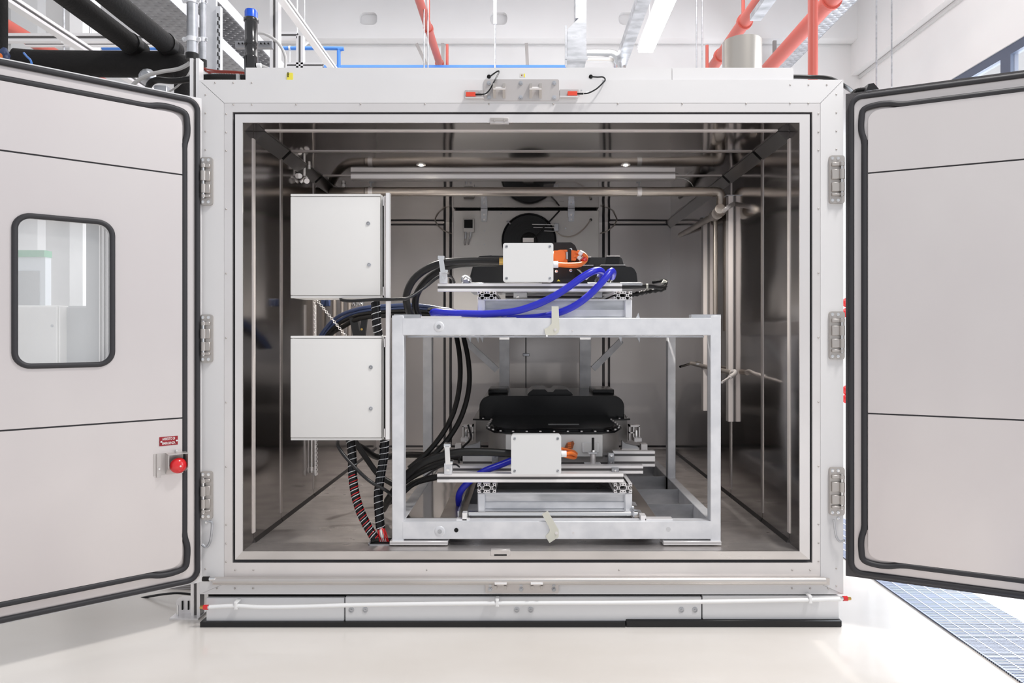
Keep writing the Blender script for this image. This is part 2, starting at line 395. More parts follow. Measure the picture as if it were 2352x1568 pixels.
# --- duct
d = 9.0
t = thing('air_duct', (X(1325, d), Y(d), Z(135, d)), 'pale grey sheet metal duct dropping from the roof, right of centre', 'duct')
MB().pb(1322, -60, 1347, 42, d, .3).build('duct_section', 'galvd', t)
MB().prism([(X(1303, d), Z(135, d)), (X(1347, d), Z(135, d)), (X(1347, d), Z(42, d)), (X(1329, d), Z(42, d)), (X(1303, d), Z(68, d))], Y(d), Y(d)+.3).build('duct_section', 'galvd', t)
MB().pb(1298, 58, 1302, 150, d-.05, .05).pb(1298, 130, 1350, 135, d-.06, .05).build('support_bracket', 'galvd', t)
MB().tube([P(1347, 128, d+.2), P(1385, 128, d+.2), P(1408, 130, d+.2), P(1422, 148, d+.2), P(1426, 185, d+.2)], .085, 14, 5).build('round_elbow', 'shiny', t)
# --- hanging rods
def rod(px, d, r, label, yb=170, chan=None):
    t = MB().cyl(P(px, yb, d), Vector((X(px, d), Y(d), 7.7)), r, seg=6)
    o = mesh1('hanging_rod', t, 'galvd', label, 'rod', 'threaded rods hanging from the roof')
    if chan: MB().pb(px-4, -60, px+4, chan, d-.02, .02).build('slotted_channel', 'galvd', o)
rod(974, 8.6, .009, 'left one of the two thin rods beside the slim red pipe')
rod(983, 8.7, .009, 'right one of the two thin rods beside the slim red pipe')
rod(1137, 10.12, .014, 'thin rod with a dark slotted top above the middle of the chamber roof', 165, 55)
rod(1600, 9, .009, 'left one of the two thin rods between the tube lamp and the steel stack')
rod(1613, 9, .009, 'right one of the two thin rods between the tube lamp and the steel stack')
rod(2013, 10, .011, 'left one of the two thin rods above the right chamber door', 200)
rod(2048, 10, .011, 'right one of the two thin rods above the right chamber door', 200)
for i, (pa, pb_, ya, yb) in enumerate(((957, 980, 101, 150), (1017, 1017, 100, 160), (1209, 1212, 100, 160), (1779, 1779, 94, 130))):
    mesh1('wall_strut', MB().bar(P(pa, ya, 11.9), P(pb_, yb, 11.9), .055, .05, Vector((0, 1, 0))), 'alud', ['leaning grey strut on the far wall, left of the slim red pipe', 'short grey strut at the foot of the slim red pipe', 'grey strut on the far wall left of the duct', 'grey strut on the far wall right of the steel stack'][i], 'strut', 'grey struts on the far wall')
# --- cable trays with punched holes
def tray(x0, x1, z, y0, y1, rail, label, m='tray', step=.04):
    t = thing('cable_tray', ((x0+x1)/2, y0, z), label, 'cable tray')
    mb = MB(); nu = max(4, int((x1-x0)/step)); nv = int((y1-y0)/step)
    us = []; vs_ = []
    for i in range(nu):
        a = x0+(x1-x0)*i/nu; w_ = (x1-x0)/nu; us += [a, a+w_*.70]
    us.append(x1)
    for j in range(nv):
        a = y0+(y1-y0)*j/nv; w_ = (y1-y0)/nv; vs_ += [a, a+w_*.72]
    vs_.append(y1)
    gr = [[mb.bm.verts.new((u, v, z)) for v in vs_] for u in us]
    for i in range(len(us)-1):
        for j in range(len(vs_)-1):
            if i % 2 and j % 2 and ((i//2+j//2) % 2 == 0): continue
            mb.bm.faces.new((gr[i][j], gr[i+1][j], gr[i+1][j+1], gr[i][j+1]))
    o = mb.build('perforated_base', m, t); s_ = o.modifiers.new('thick', 'SOLIDIFY'); s_.thickness = .002
    MB().box(x1-.003, x1, y0, y1, z, z+rail).build('side_rail', 'galv', t)
    MB().box(x0, x0+.003, y0, y1, z, z+rail).build('side_rail', 'galv', t)
tray(-3.36, -2.95, 4.2, 1.0, 5.6, .08, 'wide perforated cable tray above the black insulated pipes')
tray(-2.72, -2.36, 3.92, 1.2, 6, .09, 'upper perforated cable tray left of the blue beacon')
tray(-2.80, -2.44, 3.66, 1.2, 6, .09, 'lower perforated cable tray left of the blue beacon')
tray(4.17, 4.6, 6.0, 3, 9, .1, 'pale perforated cable tray beside the thick red pipe at upper right', 'galvd', .07)
# --- black insulated pipes upper left
zp = 3.21
for px, cp, lab in ((313, 322, 'black insulated pipe running back at upper left, left one of the pair'), (393, 402, 'black insulated pipe running back at upper left, right one of the pair')):
    p = run(px, 110, zp); t = thing('insulated_pipe', (p.x, p.y, zp), lab, 'pipe', 'black insulated pipes')
    MB().tube([(p.x-.01, -.5, zp+.01), (p.x+.01, .2, zp), (p.x-.005, .7, zp+.005), (p.x, p.y+.05, zp)], .062, 18, 8).build('insulation', 'ins', t)
    MB().cyl((p.x, p.y-.08, zp), (p.x, p.y-.03, zp), .068, seg=18).build('cuff', 'black', t)
t = thing('insulated_header', P(220, 148, 4.42), 'thick black insulated pipe lying level above the left chamber door', 'pipe', 'black insulated pipes')
MB().tube([P(20, 140, 4.35), P(80, 145, 4.38), P(200, 147, 4.42), P(330, 148, 4.42), P(395, 150, 4.42), P(424, 162, 4.42), P(432, 200, 4.42), P(432, 300, 4.42)], .082, 20, 8, rf=lambda i, m: .7 if i < 3 else 1).build('insulation', 'ins', t)
mesh1('insulated_riser', MB().tube([P(4, -60, 3.9), P(5, 40, 3.9), P(4, 118, 3.9)], .028, 14, 4), 'ins', 'vertical black pipe at the left edge of the photo', 'pipe', 'black insulated pipes')
t = thing('valve', P(8, 124, 3.88), 'blue valve at the foot of the black pipe at the left edge', 'valve')
MB().lathe([(.012, -.05), (.03, -.03), (.032, .01), (.02, .03), (.01, .045)], P(8, 128, 3.88), (0.2, 0, 1), 14).build('valve_body', 'bluedk', t)
MB().cyl(P(2, 128, 3.84), P(-1, 128, 3.84), .014, seg=10).build('orange_cap', 'orange', t)
mesh1('blue_tie', MB().tube([P(55, 122, 4.25), P(62, 130, 4.22), P(70, 138, 4.2), P(73, 148, 4.2)], .006, 6, 5), 'bluepipe', 'thin blue strap looped on the black insulated pipe', 'strap')
# --- aluminium framework
t = thing('aluminium_framework', P(633, 160, 4.7), 'slotted aluminium framework post and sloping beam right of the blue beacon', 'frame')
groove_bar(P(633, 240, 4.7), P(633, -60, 4.7), 'post', t, .058, .058, Vector((1, 0, 0)))
groove_bar(P(690, 240, 6.2), P(690, 84, 6.2), 'post', t, .062, .05, Vector((1, 0, 0)))
xb = -1.62
groove_bar((xb, .5, 3.6), (xb, 3.2, 3.6), 'rail', t, .05, .05)
groove_bar(P(643, 83, 6.2), P(684, 83, 6.2), 'rail', t, .06, .05)
groove_bar(P(660, 152, 6.2), P(742, 152, 6.2), 'rail', t, .05, .05)
MB().prism([(X(697, 6.2), Z(95, 6.2)), (X(709, 6.2), Z(95, 6.2)), (X(697, 6.2), Z(104, 6.2))], Y(6.2), Y(6.2)+.03).build('corner_bracket', 'alu', t)
t = thing('aluminium_gantry', P(200, 90, 7.2), 'level white aluminium gantry beams behind the black pipes at upper left', 'frame')
groove_bar(P(-60, 88, 7.2), P(415, 88, 7.2), 'rail', t, .085, .06)
groove_bar(P(60, 103, 7.6), P(560, 103, 7.6), 'rail', t, .04, .04)
groove_bar((-4.07, 1.2, 4.0), (-4.07, 5.5, 4.0), 'rail', t, .075, .075)
MB().pb(140, 80, 148, 98, 7.1, .05).pb(150, 86, 160, 98, 7.1, .05).build('joint_plate', 'hosew', t)
rod(147, 7.6, .012, 'thin white rod above the level gantry beam, left one', 130)
rod(208, 7.6, .012, 'thin white rod above the level gantry beam, right one', 130)
p = run(95, 107, 5.0)
mesh1('red_pipe', MB().cyl((p.x, 3.6, 5.0), (p.x, 8.9, 5.0), .08, seg=14), 'red', 'red pipe far behind the gantry at upper left', 'pipe')
mesh1('hall_column', MB().box(-8.75, -8.3, 8.4, 9.1, 0, 7.7), 'hosew', 'white square column behind the vertical black pipe at the left edge', 'column')
# --- post, conduits and strut beside the chamber
t = thing('slotted_post', (X(451, 3.3), Y(3.32), 0), 'tall slotted aluminium post standing at the left edge of the chamber', 'post')
groove_bar((X(448, 3.3), Y(3.325), 0.008), (X(446, 3.3), Y(3.325), Z(138, 3.325)), 'profile', t, .045, .045, Vector((1, 0, 0)))
MB().prism([(X(402, 3.32), Z(1412, 3.32)), (X(402, 3.32), Z(1382, 3.32)), (X(407, 3.32), Z(1375, 3.32)), (X(414, 3.32), Z(1372, 3.32)), (X(441, 3.32), Z(1372, 3.32)), (X(441, 3.32), Z(1412, 3.32))], Y(3.33), Y(3.336)).build('foot_bracket', 'alu', t)
MB().pb(417, 1380, 420, 1400, 3.325, .004).pb(431, 1380, 434, 1400, 3.325, .004).build('bracket_slot', 'dark', t)
MB().box(X(396, 3.3), X(462, 3.3), Y(3.27), Y(3.39), 0, .008).build('foot_plate', 'alu', t)
MB().cyl((X(408, 3.3), Y(3.30), 0.008), (X(408, 3.3), Y(3.30), .06), .006, seg=8).build('anchor_stud', 'shiny', t)
def conduit(px, r, yb, d, label, m='galvd'):
    t = thing('conduit', P(px, yb, d), label, 'conduit')
    MB().cyl(P(px, yb, d), P(px, -400, d), r, seg=18).build('conduit_tube', m, t)
    MB().cyl(P(px, yb+7, d), P(px, yb-7, d), r*1.2, seg=18).build('end_bush', 'black', t)
    for y in (4, 92):
        o = MB().cyl(P(px, y+5, d), P(px, y-5, d), r*1.12, seg=18).box(X(px, d)-r*1.7, X(px, d)+r*1.7, Y(d)-r*.5, Y(d)-r*.1, Z(y+5, d), Z(y-5, d), .003).build('pipe_clamp', 'galv', t)
        for sg in (-1, 1): bolt(MB(), (X(px, d)+sg*r*1.45, Y(d)-r*.5, Z(y, d)), .007).build('screw', 'shiny', o)
conduit(442, .026, 131, 3.36, 'wider galvanised conduit at the left corner of the chamber, grey cable leaving it')
conduit(466, .016, 145, 3.45, 'narrower galvanised conduit at the left corner, red wires leaving it', 'galvd')
t = thing('slotted_strut', P(490, 200, 3.9), 'galvanised sheet strut with slots between the conduits and the beacon', 'strut')
MB().pb(474, -40, 496, 230, 3.9, .02).build('sheet', 'galv', t)
MB().pb(496, 14, 506, 230, 3.88, .03).build('flange', 'galv', t)
sl = MB()
for k in range(8): sl.pb(499, 30+k*18, 501, 38+k*18, 3.875, .005).pb(502, 38+k*18, 504, 46+k*18, 3.875, .005)
sl.build('slots', 'dark', t, kind='stuff')
# cables around the top left corner
mesh1('grey_cable', MB().tube([P(440, 133, 3.42), P(435, 145, 3.4), P(410, 158, 3.4), P(370, 165, 3.4), P(335, 175, 3.42), P(305, 195, 3.45), P(290, 225, 3.5)], .0095, 8, 8), 'cable', 'pale grey cable curving from the wider conduit down behind the left door', 'cable')
mesh1('grey_cable', MB().tube([P(444, 133, 3.44), P(440, 155, 3.46), P(430, 175, 3.46), P(405, 200, 3.5), P(380, 215, 3.5)], .005, 8, 8), 'cable', 'thin grey cable hanging below the wider conduit', 'cable')
t = thing('corrugated_hose', P(430, 185, 3.36), 'black corrugated cable hose lying across the left top corner of the chamber', 'hose')
pts = [P(340, 215, 3.6), P(343, 195, 3.5), P(360, 184, 3.45), P(400, 186, 3.42), P(450, 180, 3.42), P(500, 176, 3.42), P(575, 178, 3.42)]
MB().tube(pts, .0145, 12, 30, rf=lambda i, m: 1+.09*(i % 2)).build('hose', 'black', t)
MB().pb(542, 169, 548, 184, 3.39, .06).build('clip', 'greycab', t)
for i, (a, b, c) in enumerate(((152, 168, 172), (158, 172, 174), (160, 178, 171))):
    mesh1('red_wire', MB().tube([P(467, 148, 3.62), P(470+i*3, a+5, 3.6), P(495, b-6, 3.55), P(530, c-8+i*2, 3.5), P(575, c-4+i*2, 3.5)], .0045, 6, 8), 'redwire', ['highest', 'middle', 'lowest'][i]+' of the brick red wires between narrow conduit and chamber roof', 'wire', 'brick red wires over the chamber corner')
t = thing('bracket_junction', P(385, 205, 3.6), 'small metal pipe bracket partly hidden behind the top of the left door', 'bracket')
MB().lathe([(.04, 0), (.045, .01), (.03, .02), (.02, .05)], P(340, 178, 3.7), (.2, -1, 0), 14).pb(353, 195, 383, 230, 3.72, .05, .004).build('body', 'galvd', t)
# beacon
d = 3.42; bx = X(577, d); zb = Z(0, d)
t = thing('beacon', (bx, Y(d), 2.6), 'black signal tower with a blue lens on the chamber roof', 'beacon')
def Bz(y): return Z(y, d)
MB().lathe([(.031, 2.585), (.033, Bz(134)), (.033, Bz(130)), (.031, Bz(129)), (.031, Bz(106)), (.0335, Bz(105)), (.0335, Bz(96)), (.031, Bz(94)), (.031, Bz(52)), (.036, Bz(50)), (.036, Bz(44)), (.034, Bz(43))], (bx, Y(d), 0), (0, 0, 1), 28).build('tower_body', mat('beacon_black', (.012, .011, .012), .15, coat=.4), t)
MB().lathe([(.034, Bz(46)), (.0335, Bz(44)), (.031, Bz(42)), (.031, Bz(28)), (.028, Bz(24)), (.018, Bz(22)), (.0001, Bz(21))], (bx, Y(d), 0), (0, 0, 1), 28).build('blue_lens', 'beacon', t, 'blue lens')
MB().cyl(P(590, 150, d-.01), P(600, 150, d-.01), .011, seg=12).build('cable_gland', 'hosew', t)
mesh1('grey_cable', MB().tube([P(600, 150, d), P(610, 154, d), P(618, 158, d), P(622, 168, d)], .006, 8, 6), 'cable', 'short grey cable at the foot of the beacon', 'cable')
mesh1('grey_cable', MB().tube([P(590, 76, 3.7), P(608, 78, 3.7), P(632, 92, 3.7), P(648, 112, 3.7), P(656, 135, 3.7), P(654, 165, 3.7)], .008, 8, 8), 'cable', 'pale grey cable arching from behind the beacon to the roof', 'cable')
t = thing('mounting_rail', P(600, 103, 4.0), 'short punched metal rail behind the beacon', 'rail')
MB().pb(540, 94, 624, 109, 4.1, .03).build('rail', 'tray', t)
for k in range(9): MB().cyl(P(548+8.5*k, 99.5, 4.1), P(548+8.5*k, 99.5, 4.09), .005, seg=8).build('punched_hole', 'dark', t)
# stainless stack
d = 4.0; sx = X(1704, d)
t = thing('exhaust_stack', (sx, Y(d), 2.56), 'brushed stainless steel stack standing on the chamber roof', 'stack')
MB().lathe([(.112, 2.56), (.112, Z(80, d-.1)), (.106, Z(80, d-.1)), (.106, 2.57)], (sx, Y(d), 0), (0, 0, 1), 40).build('tube', 'stack', t)
# objects behind left door, seen through its window
def cabn(px0, px1, py, d, m, label, dep=.5):
    t = thing('floor_cabinet', (X((px0+px1)/2, d), Y(d), 0), label, 'cabinet', None)
    MB().box(X(px0, d), X(px1, d), Y(d)+.02, Y(d)+dep, 0, Z(py, d), .006).build('body', m, t)
    o = MB().box(X(px0, d)+.01, X(px1, d)-.01, Y(d), Y(d)+.02, .08, Z(py, d)-.01, .004).build('door', m, t)
    bolt(MB(), P(px1-13 if px1-px0 > 70 else px1-8, 748, d), .012).build('lock', 'galvd', o)
cabn(-60, 133, 701, 5.2, 'cab', 'pale grey cabinet with a lock seen through the left door window', .6)
cabn(137, 205, 702, 5.3, 'greycab', 'cabinet with side shade painted as darker grey, right of the pale one, through the left door window', .6)  # grey stands for the shade on a cabinet's receding side
t = thing('machine', (X(40, 8), Y(8), 0), 'white machine with a green top edge seen through the left door window', 'machine')
MB().box(X(-80, 8), X(104, 8), Y(8), Y(8)+.1, 0, Z(590, 8)).build('body', mat('machine_white', (.68, .72, .76), .5), t)
MB().box(X(-80, 8), X(106, 8), Y(8)-.03, Y(8)+.1, Z(590, 8), Z(575, 8)).build('top_edge', 'green', t)
MB().box(X(40, 8), X(92, 8), Y(8)-.01, Y(8), Z(700, 8), Z(622, 8)).build('opening', 'greycab', t)
mesh1('hall_column', MB().box(X(105, 10), X(160, 10), Y(10), Y(10)+.4, 0, 7.7), 'hall', 'white column behind the green topped machine', 'column')
mesh1('hall_column', MB().box(X(160, 9.5), X(190, 9.5), Y(9.5), Y(9.5)+.4, 0, 7.7), 'hosew', 'brighter white column right of the other, through the left door window', 'column')
t = thing('shelf_rack', (X(194, 9.9), Y(9.9), 0), 'narrow rack of red and white boxes far behind the left door window', 'rack')
for k in range(7): MB().box(X(183, 9.9), X(215, 9.9), Y(9.9), Y(9.9)+.3, Z(690-24*k, 9.9)-.12, Z(690-24*k, 9.9)).build('box', ['hosew', 'greycab', 'hosew', 'redwire', 'hosew', 'greycab', 'hosew'][k], t)
mesh1('partition', MB().box(X(198, 4.6), X(232, 4.6), Y(4.6), Y(4.6)+.05, 0, 2.3), 'greycab', 'tall grey panel seen through the left door window', 'panel')
t = thing('ribbed_post', (X(246, 4.4), Y(4.4), 0), 'ribbed aluminium post at the right edge of the left door window', 'post')
for k in range(4): groove_bar((X(235+k*9, 4.4), Y(4.4), 0), (X(235+k*9, 4.4), Y(4.4), 2.3), 'profile', t, .024, .03, Vector((1, 0, 0)))
# cable bundle on the floor behind the left door, hose connector behind the right one
for k in range(9):
    mesh1('floor_cable', MB().tube([P(250, 1372+k*2, 3.75), P(330, 1356+k*3.2+random.uniform(-3, 3), 3.7), P(385, 1345+k*4.2, 3.68), P(450, 1342+k*4.4, 3.66)], .0065, 7, 8), 'alud', ['uppermost', 'second', 'third', 'fourth', 'middle', 'sixth', 'seventh', 'second lowest', 'lowest'][k]+' pale cable of the bundle low behind the left door', 'cable', 'cables bundled low behind the left door')
mesh1('floor_cable', MB().tube([P(250, 1392, 3.6), P(330, 1372, 3.55), P(400, 1362, 3.5), P(450, 1366, 3.5)], .006, 7, 8), 'black', 'single black cable under the pale cable bundle behind the left door', 'cable')
t = thing('red_hose_reel', (X(1942, 8.6), Y(8.6), .9), 'red fire fighting fittings glimpsed in the gap beside the right door', 'reel')
for yy in (695, 718, 895, 915): MB().lathe([(.05, 0), (.06, .03), (.03, .06)], P(1942, yy, 8.6), (0, -1, 0), 12).build('red_fitting', 'redcap', t)
MB().box(X(1940, 8.6)-.05, X(1940, 8.6)+.3, Y(8.6)+.06, Y(8.6)+.1, 0, 2).build('backboard', 'hosew', t)
# ================================================================ the test chamber
d = D0
XL, XR = X(457, d), X(1937, d); ZT, ZB = Z(183, d), Z(1365, d)
IX0, IX1, IZ0, IZ1 = X(558, d), X(1836, d), Z(1265, d), Z(282, d)     # opening and inner walls
YB = Y(6.05)
ch = thing('test_chamber', (0, 0, 0), 'walk-in steel test chamber with both front doors open', 'test chamber')
# painted frame: four mitred boards
a0, a1, b0, b1 = X(515, d), X(1884, d), Z(1341, d), Z(237, d)
g = .0012
def board(pts, name='frame_board', m='white', y0=-.0, y1=.12): return MB().prism(pts, y0, y1).build(name, m, ch)
board([(XL, ZT), (XR, ZT), (a1, b1+g), (a0, b1+g)]); board([(XL, ZB), (a0, b0), (a1, b0), (XR, ZB)], y0=.004)
board([(XL, ZB+g), (XL, ZT-g*2), (a0-g, b1), (a0-g, b0+g)]); board([(XR, ZB+g), (a1+g, b0+g), (a1+g, b1), (XR, ZT-g*2)])
# steel surround, gasket groove, inner steel frame
def ring(px0, py0, px1, py1, qx0, qy0, qx1, qy1, y0, y1, name, m, lab=None):
    o = [(X(px0, d), Z(py1, d)), (X(px1, d), Z(py1, d)), (X(px1, d), Z(py0, d)), (X(px0, d), Z(py0, d))]
    i = [(X(qx0, d), Z(qy1, d)), (X(qx1, d), Z(qy1, d)), (X(qx1, d), Z(qy0, d)), (X(qx0, d), Z(qy0, d))]
    res = []
    for k in range(4):
        n = (k+1) % 4
        res.append(MB().prism([o[k], o[n], i[n], i[k]], y0, y1).build(name, m if k or name != 'inner_frame' else 'sill', ch, lab if not k else None))
    return res
ring(515, 237, 1884, 1325, 534, 257, 1866, 1292, .001, .1, 'steel_surround', 'steel')
ring(534, 257, 1866, 1292, 541, 263, 1859, 1284, .012, .05, 'seal_strip', 'gasket')
ring(541, 263, 1859, 1284, 558, 282, 1836, 1265, -.004, .003, 'inner_frame', 'steel')
MB().tube([P(492, 1333, 3.18), P(1895, 1333, 3.18)], .0165, 12, 0).build('sill_rail', 'sill', ch)
MB().box(X(490, d), X(1903, d), -.012, .0, Z(1341, d), Z(1326, d)).build('sill_ledge', 'sill', ch)
t = MB().cyl(P(466, 1329, 3.175), P(481, 1329, 3.175), .011, seg=14).build('rubber_bumper', 'black', ch)
MB().cyl(P(481, 1329, 3.175), P(495, 1329, 3.175), .009, seg=14).build('bumper_sleeve', 'shiny', t)
rv = MB()
_bolt = bolt
def bolt(mb, c, r, h=.004): mb.lathe([(r, 0), (r*.85, h*.45), (r*.45, h*.75), (.0001, h*.8)], c, (0, -1, 0), 10)
for px, py in [(494, 190), (536, 190), (578, 190), (1815, 195), (1857, 195), (1899, 195), (536, 240), (578, 240), (680, 240), (828, 239), (976, 239), (1123, 239), (1271, 239), (1419, 238), (1567, 238), (1714, 238), (1815, 237), (1857, 237)]: bolt(rv, P(px, py, d), .0042, h=.004)
for py in (220, 262, 304, 346, 1308, 1348): 
    if py < 1308 or py == 1308: bolt(rv, P(472, py-2, d), .0042, h=.004)
    bolt(rv, P(1921, py-3, d), .0042, h=.004)
for py in (262, 304, 346, 480, 628, 776, 924, 1072, 1205, 1248, 1290): bolt(rv, P(515+4, py, d), .0042, h=.004); bolt(rv, P(1880, py-1, d), .0042, h=.004)
for px in (540, 582, 980, 1422, 1820, 1861): bolt(rv, P(px, 1309, d), .0042, h=.004)
for px in (498, 539, 581, 1819, 1861, 1903): bolt(rv, P(px, 1351, d), .0042, h=.004)
bolt = _bolt
rv.build('rivets', 'hinge', ch, 'small dome rivets round the frame', 'stuff')
# small recessed strike pockets, top and bottom
t = MB().pb(1125, 270, 1169, 284, 3.19, .02, .002).build('strike_pocket', 'plate', ch); MB().pb(1128, 271, 1166, 277, 3.188, .004).pb(1134, 271, 1137, 279, 3.186, .01).pb(1157, 271, 1160, 279, 3.186, .01).build('pocket_inset', 'hinge', t)
t = MB().pb(1127, 1262, 1172, 1277, 3.194, .02, .002).build('strike_pocket', 'sill', ch); MB().pb(1135, 1273, 1164, 1276, 3.192, .004).build('drain_slot', 'dark', t)
# shell
MB().box(XL, IX0-.004, .12, YB+.1, ZB, ZT-.01).build('outer_side', 'white', ch); MB().box(IX1+.004, XR, .12, YB+.1, ZB, ZT-.01).build('outer_side', 'white', ch)
MB().box(XL, XR, YB+.06, YB+.16, ZB, ZT-.01).build('outer_back', 'white', ch)
MB().box(XL, XR, .12, YB+.1, IZ1+.004, ZT-.008).build('roof', 'white', ch); MB().box(XL, XR, .12, YB+.1, ZB, IZ0-.004).build('underfloor', 'white', ch)
t = MB().box(X(570, 3.26), X(1540, 3.26), .03, .9, ZT, Z(161, 3.26)).box(X(1541, 3.26), X(1817, 3.26), .031, .9, ZT, Z(161, 3.26)).build('roof_cover', 'white', ch)
# inner walls: panels between bright battens
ys = [.004, Y(3.325), Y(3.70), Y(4.27), YB]
t_ = .004
for k in range(4):
    y0, y1 = ys[k]+.002, ys[k+1]-.002
    MB().box(IX0-t_, IX0, y0, y1, IZ0, IZ1).build('wall_panel', 'inner', ch)
    MB().box(IX1, IX1+t_, y0, y1, IZ0, IZ1).build('wall_panel', 'inner', ch)
    MB().box(IX0, IX1, y0, y1, IZ1, IZ1+t_).build('ceiling_panel', 'innerceil', ch)
    MB().box(IX0, IX1, y0, y1, IZ0-t_, IZ0).build('floor_panel', 'innerfloor', ch)
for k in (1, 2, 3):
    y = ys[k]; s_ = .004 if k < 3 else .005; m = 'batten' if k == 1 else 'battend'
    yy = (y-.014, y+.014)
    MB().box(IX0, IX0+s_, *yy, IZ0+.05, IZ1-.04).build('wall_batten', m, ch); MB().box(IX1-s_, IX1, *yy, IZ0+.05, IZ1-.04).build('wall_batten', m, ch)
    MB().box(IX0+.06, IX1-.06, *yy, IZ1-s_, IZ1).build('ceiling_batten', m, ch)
# coving along ceiling corners and skirting at the floor
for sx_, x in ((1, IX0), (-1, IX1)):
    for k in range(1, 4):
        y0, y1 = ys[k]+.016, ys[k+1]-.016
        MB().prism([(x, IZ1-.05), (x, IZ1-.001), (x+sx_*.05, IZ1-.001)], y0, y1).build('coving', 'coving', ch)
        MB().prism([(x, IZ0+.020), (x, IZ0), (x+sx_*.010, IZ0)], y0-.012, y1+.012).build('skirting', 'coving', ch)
# back wall
MB().box(IX0, IX1, YB, YB+.02, IZ0, IZ1).build('back_panel', 'innerback', ch)
d = 6.05
bars = MB(); barm = MB()
for px in (1021, 1035, 1386, 1399, 1549, 1563): bars.pb(px-2.5, 510, px+2.5, 1024, d-.012, .012)
for px in (1208,): bars.pb(px-1.2, 505, px+1.2, 1020, d-.008, .008)
for a, b in ((880, 1020), (1400, 1549)):
    bars.pb(a, 514, b, 517, d-.012, .012)
bars.pb(870, 1023, 1560, 1027, d-.012, .012)
bars.build('panel_seals', 'gasket', ch, 'black rubber seals on the back wall')
for px in (1028, 1392.5, 1556): barm.pb(px-3.5, 506, px+3.5, 1026, d-.02, .02)
barm.pb(880, 506, 1020, 512, d-.02, .02).pb(1400, 506, 1549, 512, d-.02, .02)
barm.build('panel_joint_strip', 'battend', ch)
t = MB().pb(1201, 811, 1216, 818, d-.02, .02, .003).build('panel_clamp', 'galvd', ch)
# base panels, rubber strip
d = D0
MB().box(XL+.03, XR-.02, .03, 2.9, .0, ZB).build('base_plinth', 'dark', ch)
for a, b, top in ((474, 790, 1373), (793, 1611, 1371), (1614, 1927, 1368)):
    o = MB().pb(a, top, b, 1426, 3.205, .02, .0015).build('base_panel', 'base', ch)
for px in (807, 839, 1187, 1219, 1565, 1596):
    c = P(px, 1400, 3.205); o = MB().lathe([(.013, 0), (.013, .003), (.009, .004), (.0088, .002), (.004, .002), (.004, .005), (.0001, .005)], c, (0, -1, 0), 18).build('washer_bolt', 'galvd', ch)
MB().box(X(460, 3.19), X(1436, 3.19), -.012, .05, .0, Z(1428, 3.19)).build('rubber_foot_strip', 'plast', ch); MB().box(X(1438, 3.19), X(1934, 3.19), -.012, .05, .0, Z(1424, 3.19), .004).build('rubber_foot_strip', 'plast', ch)
# latch plates
def latchplate(x0, x1, y0, y1, sy, full):
    d = 3.2
    o = MB().prism([(a, b) for a, b in rrect(X(x0, d), X(x1, d), Z(y1, d), Z(y0, d), .008, 3)], -.006, 0).build('latch_plate', 'plate', ch)
    ry = (y0+8, y1-8) if full else (sy+2, y1-8)
    for px in (x0+11, (x0+x1)//2-2, x1-11):
        for py in ry: bolt(MB(), P(px, py, d-.006), .010, h=.009, seg=14).build('bolt', 'galvd', o)
    for px in (x0+35, x0+118):
        zt, zb_ = (sy-10, sy+24) if full else (sy-4, sy+8)
        mb = MB()
        for q in (-11, 11): mb.prism([(Y(d)-.006, Z(zt, d)), (Y(d)-.05, Z(sy-3, d)), (Y(d)-.05, Z(sy+5, d)), (Y(d)-.006, Z(zb_, d))], X(px+q-3, d), X(px+q+3, d), 'yz')
        b_ = mb.build('catch_bracket', 'hinge', o)
        MB().cyl(P(px-14, sy, d-.04), P(px+14, sy, d-.04), .007, seg=12).build('catch_roller', 'steel', o)
    return o
latchplate(1112, 1284, 183, 232, 203, True)
latchplate(1115, 1283, 1338, 1361, 1340, False)
# hinges
def hinge(px0, px1, yc, sg):
    d = 3.2
    x0, x1 = X(px0, d), X(px1, d); h = 55
    o = MB().prism(rrect(x0, x1, Z(yc+h, d), Z(yc-h, d), .012, 3), -.012, 0).build('hinge', 'hinge', ch)
    xp = X(px0+9, d) if sg < 0 else X(px1-9, d)
    MB().cyl((xp, -.022, Z(yc+40, d)), (xp, -.022, Z(yc-40, d)), .005, seg=12).build('hinge_pin', 'shiny', o)
    for a, b, r in ((-38, -30, .011), (-22, 4-4, .013), (8, 28, .011), (32, 38, .010)):
        MB().cyl((xp, -.022, Z(yc+b, d)), (xp, -.022, Z(yc+a, d)), r, seg=14).build('knuckle', 'hinge', o)
        MB().box(*sorted((xp, x1-.008 if sg < 0 else x0+.008)), -.022, -.010, Z(yc+b, d), Z(yc+a, d), .002).build('knuckle_arm', 'hinge', o)
    q = X(px0+6, d), X(px0+19, d)
    for x in q:
        for yy in (-48, 48): bolt(MB(), (x, -.012, Z(yc+yy, d)), .0075, h=.006, seg=12).build('screw', 'shiny', o)
for yc in (417, 777, 1136): hinge(463, 490, yc, -1)
for yc in (413, 770, 1127): hinge(1903, 1938, yc, 1)
# earth straps
d = 3.18
o = MB().tube([P(480, 1198, d), P(487, 1200, d), P(486, 1225, d), P(482, 1245, d), P(474, 1256, d), P(464, 1250, d)], .0062, 8, 6).build('earth_strap', 'galvd', ch, 'braided metal strap below the lower left hinge'); bolt(MB(), P(474, 1199, 3.199), .006).build('screw', 'shiny', o)
o = MB().tube([P(1915, 1192, d), P(1917, 1210, d), P(1921, 1232, d), P(1929, 1243, d), P(1940, 1240, d-.01)], .0055, 8, 6).build('earth_strap', 'galvd', ch, 'braided metal strap below the lower right hinge'); bolt(MB(), P(1925, 1190, 3.199), .006).build('screw', 'shiny', o)
